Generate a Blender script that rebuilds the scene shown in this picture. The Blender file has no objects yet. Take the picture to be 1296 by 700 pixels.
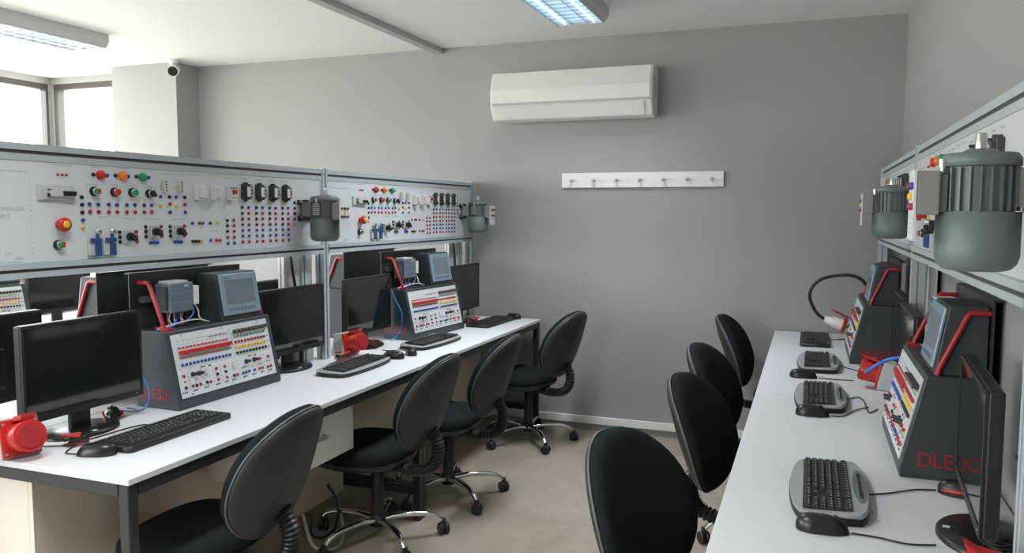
import bpy, math, random
from mathutils import Vector, Matrix, Euler
random.seed(4)
PI = math.pi
sc = bpy.context.scene
COL = sc.collection

# ------------------------------------------------------------------ materials
def mat(name, col, rough=.5, metal=0., bump=0., bscale=200., var=0., vscale=6., spec=.5, coat=0., emit=None, es=0.):
    m = bpy.data.materials.new(name); m.use_nodes = True
    nt = m.node_tree; b = nt.nodes['Principled BSDF']
    b.inputs['Base Color'].default_value = (*col, 1)
    b.inputs['Roughness'].default_value = rough
    b.inputs['Metallic'].default_value = metal
    b.inputs['Specular IOR Level'].default_value = spec
    b.inputs['Coat Weight'].default_value = coat
    if emit:
        b.inputs['Emission Color'].default_value = (*emit, 1); b.inputs['Emission Strength'].default_value = es
    tc = nt.nodes.new('ShaderNodeTexCoord')
    if var > 0:
        n = nt.nodes.new('ShaderNodeTexNoise'); n.inputs['Scale'].default_value = vscale; n.inputs['Detail'].default_value = 5
        nt.links.new(tc.outputs['Object'], n.inputs['Vector'])
        r = nt.nodes.new('ShaderNodeMapRange'); r.inputs['From Min'].default_value = .3; r.inputs['From Max'].default_value = .7
        r.inputs['To Min'].default_value = 1 - var; r.inputs['To Max'].default_value = 1 + var
        nt.links.new(n.outputs['Fac'], r.inputs['Value'])
        x = nt.nodes.new('ShaderNodeMix'); x.data_type = 'RGBA'; x.blend_type = 'MULTIPLY'; x.inputs['Factor'].default_value = 1
        x.inputs['A'].default_value = (*col, 1)
        nt.links.new(r.outputs['Result'], x.inputs['B'])
        nt.links.new(x.outputs['Result'], b.inputs['Base Color'])
    if bump > 0:
        n2 = nt.nodes.new('ShaderNodeTexNoise'); n2.inputs['Scale'].default_value = bscale; n2.inputs['Detail'].default_value = 3
        nt.links.new(tc.outputs['Object'], n2.inputs['Vector'])
        bp = nt.nodes.new('ShaderNodeBump'); bp.inputs['Strength'].default_value = bump; bp.inputs['Distance'].default_value = .002
        nt.links.new(n2.outputs['Fac'], bp.inputs['Height']); nt.links.new(bp.outputs['Normal'], b.inputs['Normal'])
    return m

M = {}
M['wall'] = mat('grey wall paint', (.34, .34, .335), .7, bump=.15, bscale=60, var=.03, vscale=1.2)
M['ceiling'] = mat('white ceiling paint', (.90, .90, .895), .8, bump=.1, bscale=60)
M['trim'] = mat('white trim', (.84, .84, .83), .45, var=.02)
M['conduit'] = mat('grey ceiling duct', (.45, .45, .45), .5, var=.02)
M['desk'] = mat('white laminate', (.66, .68, .705), .58, bump=.06, bscale=500, var=.015, vscale=40, spec=.35)
M['board'] = mat('off white board', (.74, .68, .58), .55, var=.02)
M['steel'] = mat('dark powder coated steel', (.024, .024, .025), .45, var=.05)
M['alu'] = mat('anodised aluminium', (.53, .58, .61), .45, .30, var=.03, vscale=30)
M['slot'] = mat('painted slot shade', (.07, .07, .075), .6, var=.03)  # groove shade put into the colour of the slot strips
M['panel'] = mat('white panel', (.64, .67, .69), .35, var=.01)
M['case'] = mat('slate case paint', (.040, .050, .057), .42, bump=.08, bscale=600, var=.03)
M['plate'] = mat('dark plate', (.028, .034, .036), .4, var=.04)
M['red'] = mat('red paint', (.36, .016, .022), .4, var=.03)
M['redplastic'] = mat('red plastic', (.52, .022, .018), .35, var=.03)
M['jr'] = mat('red jack', (.42, .012, .03), .4); M['jb'] = mat('blue jack', (.03, .055, .32), .4)
M['jk'] = mat('black jack', (.012, .012, .013), .4); M['jy'] = mat('yellow jack', (.80, .50, .02), .4)
M['green'] = mat('green plastic', (.01, .30, .10), .35); M['orange'] = mat('orange plastic', (.85, .20, .012), .3)
M['black'] = mat('black plastic', (.014, .015, .016), .42, bump=.1, bscale=500, var=.04)
M['gloss'] = mat('glossy black plastic', (.010, .010, .011), .30, var=.02)
M['screen'] = mat('dark screen', (.010, .013, .013), .07, spec=.8, var=.02)
M['fabric'] = mat('black fabric', (.0062, .0098, .0115), .92, bump=.5, bscale=900, var=.08, spec=.25)
M['shell'] = mat('charcoal chair shell', (.022, .023, .023), .48, bump=.25, bscale=700, var=.06)
M['edge'] = mat('grey chair rim', (.10, .105, .11), .4, var=.05)
M['chrome'] = mat('chrome', (.80, .80, .80), .10, 1., var=.02)
M['steelbright'] = mat('bright steel', (.62, .62, .60), .28, 1., var=.03)
M['silver'] = mat('silver plastic', (.42, .44, .46), .35, .25, var=.03)
M['key'] = mat('dark key', (.022, .023, .025), .5, var=.04)
M['legend'] = mat('white print', (.7, .7, .7), .5)
M['motor'] = mat('grey motor paint', (.145, .175, .172), .42, var=.05)
M['motorbox'] = mat('warm grey motor box', (.25, .255, .245), .5, var=.04)
M['greybox'] = mat('grey plastic box', (.52, .54, .53), .5, var=.02)
M['whiteplastic'] = mat('white plastic', (.74, .74, .73), .35, var=.02)
M['cream'] = mat('cream plastic', (.62, .60, .52), .45, var=.03)
M['plc'] = mat('blue grey module', (.13, .17, .21), .45, var=.03)
M['hmi'] = mat('light blue grey bezel', (.24, .33, .41), .35, .2, var=.02)
M['hmiscreen'] = mat('grey touch screen', (.16, .19, .22), .22, var=.02)
M['bluecable'] = mat('blue cable', (.02, .17, .62), .4); M['whitecable'] = mat('white cable', (.62, .60, .56), .45)
M['blackcable'] = mat('black cable', (.012, .012, .013), .45)
M['limit'] = mat('blue switch', (.02, .07, .20), .4)
M['print'] = mat('faint grey print', (.42, .45, .47), .6)
M['printdark'] = mat('dark print', (.05, .05, .055), .6)
M['contactor'] = mat('dark grey contactor', (.045, .052, .056), .45, var=.04)
M['ac'] = mat('white air conditioner', (.78, .78, .765), .25, var=.01)
M['winframe'] = mat('brown grey window frame', (.05, .045, .04), .45, var=.04)
M['tube'] = mat('lamp louvre glow', (.8, .85, .9), .4, emit=(.70, .86, 1.), es=1.6)
M['glow'] = mat('lit reflector', (.6, .7, .8), .4, emit=(.42, .70, 1.), es=1.0)
M['lampbody'] = mat('lamp body', (.58, .59, .57), .45, var=.02)
M['pcb'] = mat('pcb strip', (.30, .16, .13), .5)

def floor_mat():
    m = bpy.data.materials.new('beige stone floor'); m.use_nodes = True
    nt = m.node_tree; b = nt.nodes['Principled BSDF']
    tc = nt.nodes.new('ShaderNodeTexCoord')
    n1 = nt.nodes.new('ShaderNodeTexNoise'); n1.inputs['Scale'].default_value = 1.6; n1.inputs['Detail'].default_value = 9; n1.inputs['Roughness'].default_value = .62
    n1.inputs['Distortion'].default_value = .8
    nt.links.new(tc.outputs['Object'], n1.inputs['Vector'])
    cr = nt.nodes.new('ShaderNodeValToRGB'); e = cr.color_ramp.elements
    e[0].position = .30; e[0].color = (.29, .25, .20, 1); e[1].position = .72; e[1].color = (.45, .405, .35, 1)
    nt.links.new(n1.outputs['Fac'], cr.inputs['Fac'])
    v = nt.nodes.new('ShaderNodeTexNoise'); v.inputs['Scale'].default_value = 5; v.inputs['Detail'].default_value = 4; v.inputs['Distortion'].default_value = 2.5
    nt.links.new(tc.outputs['Object'], v.inputs['Vector'])
    vr = nt.nodes.new('ShaderNodeValToRGB'); ve = vr.color_ramp.elements
    ve[0].position = .485; ve[0].color = (0, 0, 0, 1); ve[1].position = .5; ve[1].color = (1, 1, 1, 1)
    k = vr.color_ramp.elements.new(.515); k.color = (0, 0, 0, 1)
    nt.links.new(v.outputs['Fac'], vr.inputs['Fac'])
    mx = nt.nodes.new('ShaderNodeMix'); mx.data_type = 'RGBA'; mx.blend_type = 'MULTIPLY'
    mu = nt.nodes.new('ShaderNodeMath'); mu.operation = 'MULTIPLY'; mu.inputs[1].default_value = .16
    nt.links.new(vr.outputs['Color'], mu.inputs[0]); nt.links.new(mu.outputs[0], mx.inputs['Factor'])
    nt.links.new(cr.outputs['Color'], mx.inputs['A']); mx.inputs['B'].default_value = (.35, .3, .25, 1)
    nt.links.new(mx.outputs['Result'], b.inputs['Base Color'])
    b.inputs['Roughness'].default_value = .30
    bp = nt.nodes.new('ShaderNodeBump'); bp.inputs['Strength'].default_value = .08
    nt.links.new(n1.outputs['Fac'], bp.inputs['Height']); nt.links.new(bp.outputs['Normal'], b.inputs['Normal'])
    return m
M['floor'] = floor_mat()

def glass_mat():
    m = bpy.data.materials.new('window glass'); m.use_nodes = True
    nt = m.node_tree; nt.nodes.clear()
    o = nt.nodes.new('ShaderNodeOutputMaterial'); t = nt.nodes.new('ShaderNodeBsdfTransparent'); g = nt.nodes.new('ShaderNodeBsdfGlossy')
    g.inputs['Roughness'].default_value = .02; t.inputs['Color'].default_value = (.97, .985, .98, 1)
    f = nt.nodes.new('ShaderNodeFresnel')
    ge = nt.nodes.new('ShaderNodeNewGeometry'); mr_ = nt.nodes.new('ShaderNodeMapRange'); mr_.inputs['To Min'].default_value = 1.45; mr_.inputs['To Max'].default_value = 1 / 1.45
    nt.links.new(ge.outputs['Backfacing'], mr_.inputs['Value']); nt.links.new(mr_.outputs['Result'], f.inputs['IOR'])
    x = nt.nodes.new('ShaderNodeMixShader')
    nt.links.new(f.outputs[0], x.inputs[0]); nt.links.new(t.outputs[0], x.inputs[1]); nt.links.new(g.outputs[0], x.inputs[2])
    nt.links.new(x.outputs[0], o.inputs['Surface'])
    return m
M['glass'] = glass_mat()

# ------------------------------------------------------------------ mesh builder
class MB:
    def __init__(s): s.v = []; s.f = []; s.sm = []
    def add(s, vs, fs, smooth=False):
        o = len(s.v); s.v += [tuple(q) for q in vs]; s.f += [tuple(o + i for i in f) for f in fs]; s.sm += [smooth] * len(fs); return s
    def box(s, c, d, R=None):
        x, y, z = d[0] / 2, d[1] / 2, d[2] / 2
        vs = [Vector((a * x, b * y, e * z)) for a in (-1, 1) for b in (-1, 1) for e in (-1, 1)]
        if R is not None: vs = [R @ q for q in vs]
        vs = [q + Vector(c) for q in vs]
        return s.add(vs, [(0, 1, 3, 2), (4, 6, 7, 5), (0, 4, 5, 1), (2, 3, 7, 6), (0, 2, 6, 4), (1, 5, 7, 3)])
    def bx(s, x0, x1, y0, y1, z0, z1): return s.box(((x0 + x1) / 2, (y0 + y1) / 2, (z0 + z1) / 2), (abs(x1 - x0), abs(y1 - y0), abs(z1 - z0)))
    def rings(s, rings, closed=True, caps=True, smooth=True):
        n = len(rings[0]); vs = [q for r in rings for q in r]; fs = []
        for i in range(len(rings) - 1):
            for j in range(n if closed else n - 1):
                k = (j + 1) % n
                fs.append((i * n + j, i * n + k, (i + 1) * n + k, (i + 1) * n + j))
        s.add(vs, fs, smooth)
        if caps:
            s.add(rings[0], [tuple(range(n - 1, -1, -1))]); s.add(rings[-1], [tuple(range(n))])
        return s
    def cyl(s, p0, p1, r0, r1=None, n=16, caps=True):
        r1 = r0 if r1 is None else r1
        return s.sweep([p0, p1], [r0, r1], n, caps)
    def sweep(s, pts, rad, n=8, caps=True, flat=1.):
        pts = [Vector(p) for p in pts]
        if not isinstance(rad, (list, tuple)): rad = [rad] * len(pts)
        rs = []; up = None
        for i, p in enumerate(pts):
            t = (pts[min(i + 1, len(pts) - 1)] - pts[max(i - 1, 0)]).normalized()
            if up is None:
                up = Vector((0, 0, 1)) if abs(t.z) < .9 else Vector((1, 0, 0))
            a = (up - t * up.dot(t)).normalized(); b = t.cross(a); up = a
            rs.append([p + (a * math.cos(2 * PI * j / n) * flat + b * math.sin(2 * PI * j / n)) * rad[i] for j in range(n)])
        return s.rings(rs, True, caps)
    def lathe(s, prof, c=(0, 0, 0), n=24, axis='z', caps=True):
        c = Vector(c); rs = []
        for r, h in prof:
            ring = []
            for j in range(n):
                a = 2 * PI * j / n
                q = Vector((r * math.cos(a), r * math.sin(a), h))
                if axis == 'x': q = Vector((h, r * math.cos(a), r * math.sin(a)))
                if axis == 'y': q = Vector((r * math.sin(a), h, r * math.cos(a)))
                ring.append(c + q)
            rs.append(ring)
        return s.rings(rs, True, caps)
    def prism(s, poly, f, a, b):
        # f(u, v, t) maps 2D polygon + extrusion to 3D
        A = [f(u, v, a) for u, v in poly]; B = [f(u, v, b) for u, v in poly]; n = len(poly)
        return s.add(A + B, [tuple(range(n - 1, -1, -1)), tuple(range(n, 2 * n))] + [(i, (i + 1) % n, n + (i + 1) % n, n + i) for i in range(n)])
    def mesh(s, name):
        me = bpy.data.meshes.new(name); me.from_pydata(s.v, [], s.f)
        me.polygons.foreach_set('use_smooth', s.sm); me.update(); 
        import bmesh
        bm = bmesh.new(); bm.from_mesh(me); bmesh.ops.recalc_face_normals(bm, faces=bm.faces); bm.to_mesh(me); bm.free()
        return me
    def obj(s, name, m, parent=None, bevel=0., seg=2, loc=None, rot=None):
        me = s.mesh(name); me.materials.append(M[m] if isinstance(m, str) else m)
        return link(name, me, parent, bevel, seg, loc, rot)

def link(name, me, parent=None, bevel=0., seg=2, loc=None, rot=None):
    o = bpy.data.objects.new(name, me); COL.objects.link(o)
    if parent is not None: o.parent = parent
    if loc is not None: o.location = loc
    if rot is not None: o.rotation_euler = rot
    if bevel > 0:
        b = o.modifiers.new('bevel', 'BEVEL'); b.width = bevel; b.segments = seg; b.limit_method = 'ANGLE'; b.angle_limit = math.radians(40)
    return o

def tag(o, label, cat, group=None, kind=None):
    o['label'] = label; o['category'] = cat
    if group: o['group'] = group
    if kind: o['kind'] = kind
    return o
def thing(name, label, cat, loc=(0, 0, 0), rz=0., group=None):
    o = bpy.data.objects.new(name, None); COL.objects.link(o); o.empty_display_size = .05
    o.location = loc; o.rotation_euler = (0, 0, rz)
    return tag(o, label, cat, group)
def struct(o): o['kind'] = 'structure'; return o
def kids(root):
    return list(root.children)
def copy_tree(o, parent=None):
    c = o.copy(); COL.objects.link(c)
    if parent is not None: c.parent = parent
    for ch in kids(o): copy_tree(ch, c)
    return c
def dup(root, loc, rz, label, group=None, skip=()):
    c = root.copy(); COL.objects.link(c)
    for ch in kids(root):
        if ch.name.split('.')[0] in skip: continue
        copy_tree(ch, c)
    c.location = loc; c.rotation_euler = (0, 0, rz); c['label'] = label
    if group: c['group'] = group
    return c
def smooth_path(pts, k=6):
    pts = [Vector(p) for p in pts]
    if len(pts) < 3: return pts
    out = []
    P = [pts[0] * 2 - pts[1]] + pts + [pts[-1] * 2 - pts[-2]]
    for i in range(1, len(P) - 2):
        a, b, c, d = P[i - 1], P[i], P[i + 1], P[i + 2]
        for j in range(k):
            t = j / k
            out.append(.5 * ((2 * b) + (c - a) * t + (2 * a - 5 * b + 4 * c - d) * t * t + (3 * b - a - 3 * c + d) * t ** 3))
    out.append(pts[-1]); return out
def wmat(o):
    return Matrix.Translation(o.location) @ o.rotation_euler.to_matrix().to_4x4()
def cable(name, pts, r, m, parent=None, k=6, n=6):
    """tube through world points; local to parent if given"""
    if parent is not None:
        inv = wmat(parent).inverted(); pts = [inv @ Vector(p) for p in pts]
    return MB().sweep(smooth_path(pts, k), r, n).obj(name, m, parent)
def text(name, s, size, m, parent, mw, depth=.0006, width=None, kind=None):
    cu = bpy.data.curves.new(name, 'FONT'); cu.body = s; cu.size = size; cu.extrude = depth; cu.align_x = 'LEFT'
    t = bpy.data.objects.new(name, cu); COL.objects.link(t)
    bpy.context.view_layer.update()
    me = bpy.data.meshes.new_from_object(t.evaluated_get(bpy.context.evaluated_depsgraph_get()))
    bpy.data.objects.remove(t)
    if width:
        xs = [v.co.x for v in me.vertices]; w = max(xs) - min(xs); x0 = min(xs)
        for v in me.vertices: v.co.x = (v.co.x - x0) * width / w
    me.transform(mw); me.materials.clear(); me.materials.append(M[m]); me.name = name
    return link(name, me, parent)
def frame_m(o, x, y):  # matrix from origin + text x-dir + y-dir
    x = Vector(x).normalized(); y = Vector(y).normalized(); z = x.cross(y)
    m = Matrix((x, y, z)).transposed().to_4x4(); m.translation = Vector(o); return m

# ------------------------------------------------------------------ camera
cam_d = bpy.data.cameras.new('camera'); cam = bpy.data.objects.new('camera', cam_d); COL.objects.link(cam)
yaw, pit, rol, fpx = .35805, .08039, .00296, 1010.
F = Vector((-math.sin(yaw) * math.cos(pit), math.cos(yaw) * math.cos(pit), -math.sin(pit)))
R0 = Vector((math.cos(yaw), math.sin(yaw), 0)); U0 = R0.cross(F)
Rv = R0 * math.cos(rol) + U0 * math.sin(rol); Uv = U0 * math.cos(rol) - R0 * math.sin(rol)
cm = Matrix((Rv, Uv, -F)).transposed().to_4x4(); cm.translation = (0, 0, 1.4727)
cam.matrix_world = cm
cam_d.sensor_width = 36; cam_d.lens = fpx * 36 / 1296; cam_d.clip_start = .02
sc.camera = cam

# ------------------------------------------------------------------ room
XW, YW, ZC, XL, YB = .482, 5.17, 2.615, -6.2, -2.6
DZ = .75
def wall_holes(name, axis, pos, thick, a0, a1, holes, z1=ZC, sgn=1):
    """wall in plane axis=pos with rectangular holes [(u0,u1,z0,z1)], extends by thick outwards"""
    mb = MB(); cuts = sorted(holes)
    def b(u0, u1, z0, z1_):
        if u1 - u0 < 1e-4 or z1_ - z0 < 1e-4: return
        p0, p1 = pos, pos + thick * sgn
        if axis == 'x': mb.bx(p0, p1, u0, u1, z0, z1_)
        else: mb.bx(u0, u1, p0, p1, z0, z1_)
    u = a0
    for (h0, h1, zb, zt) in cuts:
        b(u, h0, 0, z1); b(h0, h1, 0, zb); b(h0, h1, zt, z1); u = h1
    b(u, a1, 0, z1)
    return struct(mb.obj(name, 'wall'))
ZS, ZT = .95, 2.56
left_holes = [(-1.9, 1.4, ZS, ZT), (1.75, YW - .03, ZS, ZT)]
back_holes = [(-6.17, -5.26, ZS, ZT)]
rear_holes = [(-5.2, -2.2, .75, 2.35)]
struct(MB().bx(XL - .2, XW + .2, YB - .2, YW + .2, -.1, 0).obj('floor', 'floor'))
struct(MB().bx(XL - .2, XW + .2, YB - .2, YW + .2, ZC, ZC + .1).obj('ceiling', 'ceiling'))
wall_holes('wall_back', 'y', YW, .15, XL - .2, XW + .15, back_holes)
wall_holes('wall_left', 'x', XL, .15, YB, YW, left_holes, sgn=-1)
wall_holes('wall_front', 'y', YB, .15, XL - .2, XW + .15, rear_holes, sgn=-1)
struct(MB().bx(XW, XW + .15, YB, YW, 0, ZC).obj('wall_right', 'wall'))
struct(MB().bx(-5.25, -4.605, 4.93, YW, 0, ZC).obj('wall_pillar', 'wall'))

def window(i, axis, pos, u0, u1, z0, z1, divs):
    w = struct(thing('window_%d' % i, '', 'window')); del w['label']; del w['category']
    mb = MB(); t, d = .05, .06
    def b(a0, a1, q0, q1):
        if axis == 'x': mb.bx(pos - d, pos, a0, a1, q0, q1)
        else: mb.bx(a0, a1, pos - d * (1 if pos < 0 else -1), pos, q0, q1)
    b(u0, u1, z0, z0 + t); b(u0, u1, z1 - t, z1)
    for k in range(divs + 1):
        c = u0 + (u1 - u0) * k / divs
        b(max(u0, c - t / 2), min(u1, c + t / 2) if k else c + t, z0 + t, z1 - t)
    mb.obj('window_frame', 'winframe', w)
    for k in range(divs):
        a = u0 + (u1 - u0) * k / divs + t / 2; c = u0 + (u1 - u0) * (k + 1) / divs - t / 2
        g = MB(); q = pos + (-.03 if axis == 'x' or pos < 0 else .03)
        if axis == 'x': g.bx(q - .002, q + .002, a, c, z0 + t, z1 - t)
        else: g.bx(a, c, q - .002, q + .002, z0 + t, z1 - t)
        g.obj('pane', 'glass', w)
    s = MB()
    if axis == 'x': s.bx(pos - .1, pos + .06, u0 - .03, u1 + .03, z0 - .03, z0)
    elif pos > 0: s.bx(u0 - .03, u1, pos - .06, pos + .1, z0 - .03, z0)
    else: s.bx(u0 - .03, u1 + .03, pos - .1, pos + .06, z0 - .03, z0)
    s.obj('window_sill', 'trim', w)
    # light portal: guides the sky light through this real opening
    L = bpy.data.lights.new('window_portal', 'AREA'); L.shape = 'RECTANGLE'; L.size = u1 - u0; L.size_y = z1 - z0
    L.cycles.is_portal = True
    o = bpy.data.objects.new('window_portal', L); COL.objects.link(o)
    c = (u0 + u1) / 2; zc = (z0 + z1) / 2
    if axis == 'x': o.location = (pos - .1, c, zc); o.rotation_euler = (PI / 2, 0, -PI / 2)
    elif pos > 0: o.location = (c, pos + .1, zc); o.rotation_euler = (-PI / 2, 0, 0)
    else: o.location = (c, pos - .1, zc); o.rotation_euler = (PI / 2, 0, 0)
window(1, 'x', XL, *left_holes[1], 3)
window(2, 'y', YW, *back_holes[0], 1)
window(3, 'x', XL, *left_holes[0], 3)
window(4, 'y', YB, *rear_holes[0], 2)

# white cable raceway along the back wall near the floor + ceiling duct
struct(MB().bx(-4.6, .48, YW - .022, YW - .001, .048, .098).obj('baseboard_back', 'trim', bevel=.003))
struct(MB().bx(-2.52, -2.455, YB + .01, YW - .002, ZC - .035, ZC - .001).obj('trim_1', 'conduit', bevel=.003))

# ------------------------------------------------------------------ world + lamps
w = bpy.data.worlds.new('sky'); sc.world = w; w.use_nodes = True
nt = w.node_tree; bg = nt.nodes['Background']
tcw = nt.nodes.new('ShaderNodeTexCoord'); sep = nt.nodes.new('ShaderNodeSeparateXYZ'); nt.links.new(tcw.outputs['Generated'], sep.inputs[0])
rmp = nt.nodes.new('ShaderNodeValToRGB'); el = rmp.color_ramp.elements
el[0].position = .42; el[0].color = (.74, .70, .64, 1); el[1].position = .56; el[1].color = (.96, .98, 1, 1)
mr = nt.nodes.new('ShaderNodeMapRange'); mr.inputs['From Min'].default_value = -1; nt.links.new(sep.outputs['Z'], mr.inputs['Value'])
nt.links.new(mr.outputs['Result'], rmp.inputs['Fac']); nt.links.new(rmp.outputs['Color'], bg.inputs['Color'])
bg.inputs['Strength'].default_value = 12.2

def ceiling_lamp(label, x, y0, y1, group='surface mounted ceiling lamps', power=24):
    t = thing('ceiling_lamp', label, 'lamp', (x, (y0 + y1) / 2, ZC), 0, group); L = y1 - y0; hw = .165
    prof = [(-hw, -.001), (-hw, -.05), (-hw + .03, -.085), (-hw + .03, -.07), (hw - .03, -.07), (hw - .03, -.085), (hw, -.05), (hw, -.001)]
    MB().prism(prof, lambda u, v, s: Vector((u, s, v)), -L / 2, L / 2).obj('housing', 'lampbody', t)
    mb = MB()
    for s in (-1, 1): mb.bx(-hw + .03, hw - .03, s * L / 2, s * (L / 2 - .012), -.084, -.069)
    mb.obj('end_cap', 'lampbody', t)
    lv = MB()
    for k in range(1, 16):
        y = -L / 2 + L * k / 16; lv.bx(-hw + .032, hw - .032, y - .0015, y + .0015, -.083, -.073)
    for xx in (-.045, .045): lv.bx(xx - .0015, xx + .0015, -L / 2 + .013, L / 2 - .013, -.083, -.073)
    lv.obj('louvre', 'steelbright', t)
    MB().bx(-hw + .033, hw - .033, -L / 2 + .014, L / 2 - .014, -.0712, -.0704).obj('reflector', 'glow', t)
    for xx in (-.085, .085): MB().cyl((xx, -L / 2 + .02, -.077), (xx, L / 2 - .02, -.077), .0045, n=8).obj('fluorescent_tube', 'tube', t)
    li = bpy.data.lights.new('lamp_light', 'AREA'); li.shape = 'RECTANGLE'; li.size = .26; li.size_y = L - .05; li.energy = power; li.color = (.93, .97, 1); li.spread = math.radians(125)
    lo = bpy.data.objects.new('lamp_light', li); COL.objects.link(lo); lo.parent = t; lo.location = (0, 0, -.088)
    return t
ceiling_lamp('white louvred ceiling lamp by the window corner, upper left', -4.48, 2.83, 4.04)
ceiling_lamp('louvred ceiling lamp seen at the top edge above the wall air conditioner', -1.26, 3.25, 4.46)
for (x, y) in ((-1.26, .4), (-4.48, .2)):  # extra lamps out of view, added to light the room
    ceiling_lamp('added louvred fill lamp behind the photographer, out of view', x, y, y + 1.2)

# ------------------------------------------------------------------ wall things
def air_conditioner():
    t = thing('air_conditioner', 'white split air conditioner mounted high on the grey back wall', 'air conditioner', (-1.48, YW - .001, 2.07))
    W = 1.075
    prof = [(0, .02), (0, .325), (-.12, .325), (-.165, .315), (-.205, .20), (-.205, .10), (-.195, .085), (-.15, .012), (-.08, 0)]
    f = lambda u, v, s: Vector((s, u, v))
    MB().prism(prof, f, -W / 2, W / 2).obj('body', 'ac', t, bevel=.012, seg=3)
    pan = [(-.123, .322), (-.168, .316), (-.211, .20), (-.211, .115), (-.206, .115), (-.206, .2), (-.164, .31), (-.123, .318)]
    MB().prism(pan, f, -W / 2 + .012, W / 2 - .012).obj('front_panel', 'ac', t, bevel=.002)
    MB().prism([(-.2065, .088), (-.158, .014), (-.154, .017), (-.2025, .091)], f, -W / 2 + .05, W / 2 - .05).obj('air_flap', 'ac', t, bevel=.001)
    MB().prism([(-.2095, .1135), (-.2085, .0995), (-.2065, .1), (-.2065, .1135)], f, -W / 2 + .014, W / 2 - .014).obj('gap_line', 'conduit', t)
    MB().bx(W / 2 + .0005, W / 2 + .004, -.14, -.10, .12, .24).obj('side_grip', 'conduit', t)
    return t
air_conditioner()
hr = thing('coat_hook_rail', 'long white wooden coat rail with seven pegs on the back wall', 'coat rack', (-1.046, YW - .001, 1.635))
MB().bx(-.526, .526, -.02, 0, 0, .098).obj('board', 'whiteplastic', hr, bevel=.003)
for k in range(7):
    x = -.455 + .91 * k / 6
    MB().lathe([(.007, -.02), (.007, -.05), (.011, -.053), (.013, -.06), (.011, -.067), (.004, -.070)], (x, 0, .048), 14, 'y').obj('peg', 'greybox', hr)
cc = thing('security_camera', 'small white bullet camera at the ceiling by the pillar corner', 'camera', (-4.56, 4.86, ZC))
MB().lathe([(.05, -.001), (.05, -.015), (.03, -.03), (.018, -.032), (.018, -.05)], (0, 0, 0), 20).obj('mount', 'whiteplastic', cc)
dv = Vector((.55, -.75, -.32)).normalized(); p = Vector((0, 0, -.075))
MB().sweep([p - dv * .09, p - dv * .08, p + dv * .05, p + dv * .06], [.03, .042, .042, .044], 20).obj('body', 'whiteplastic', cc)
MB().sweep([p + dv * .0601, p + dv * .066], [.036, .034], 20).obj('lens', 'gloss', cc)

# ------------------------------------------------------------------ desks
def desk(label, x0, x1, y0, y1, front, group=None, modesty=True):
    """front = +1: user side at x1, -1: user side at x0"""
    cx, cy = (x0 + x1) / 2, (y0 + y1) / 2; hx, hy = (x1 - x0) / 2, (y1 - y0) / 2
    t = thing('desk', label, 'desk', (cx, cy, 0), 0 if front > 0 else PI, group)
    MB().bx(-hx, hx, -hy, hy, DZ - .018, DZ).obj('tabletop', 'desk', t, bevel=.0015, seg=1)
    zt = DZ - .0185
    for s in (-1, 1):
        MB().bx(s * (hx - .004), s * (hx - .034), -hy + .04, hy - .04, zt - .036, zt).obj('apron_rail', 'steel', t, bevel=.002, seg=1)
        y = s * (hy - .019)
        mb = MB()
        mb.bx(hx - .004, hx - .04, y - .0175, y + .0175, 0, zt); 
        mb.obj('leg', 'steel', t, bevel=.003, seg=1)
        MB().bx(-hx + .004, -hx + .04, y - .0175, y + .0175, 0, zt).obj('leg', 'steel', t, bevel=.003, seg=1)
        MB().bx(-hx + .041, hx - .041, y - .017, y + .017, zt - .036, zt).obj('top_rail', 'steel', t, bevel=.002, seg=1)
        MB().bx(-hx + .041, hx - .041, y - .0165, y + .0165, .125, .165).obj('foot_rail', 'steel', t, bevel=.002, seg=1)
    if modesty:
        xb = hx - .42
        MB().bx(xb - .018, xb, -hy + .045, -.002, .105, zt - .04).obj('modesty_panel', 'board', t)
        MB().bx(xb - .018, xb, .002, hy - .045, .105, zt - .04).obj('modesty_panel', 'board', t)
        MB().bx(-hx + .045, xb - .019, -hy + .045, -hy + .063, .105, zt - .04).obj('end_panel', 'board', t)
        MB().bx(-hx + .045, xb - .019, hy - .063, hy - .045, .105, zt - .04).obj('end_panel', 'board', t)
    return t
GD = 'white bench desks on dark steel frames'
desk('long white desk in the left foreground with dark steel legs', -2.378, -1.703, 1.605, 3.352, 1, GD)
desk('white left-hand desk running on to the back wall, dark steel legs', -2.378, -1.703, 3.354, 5.105, 1, GD)
desk('white desk behind the nearest left monitors, far side of the island', -3.056, -2.382, 1.605, 3.352, -1, GD)
desk('white desk on the far side of the island nearer the back wall', -3.056, -2.382, 3.354, 5.105, -1, GD)
desk('white desk in the right foreground under the largest motor', -.19, .478, 1.35, 3.30, -1, GD, False)
desk('white right-hand desk reaching the back wall corner', -.19, .478, 3.302, 5.14, -1, GD, False)
desk('white desk by the window behind the island', -4.95, -4.15, 2.3, 4.6, 1, GD)

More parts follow.
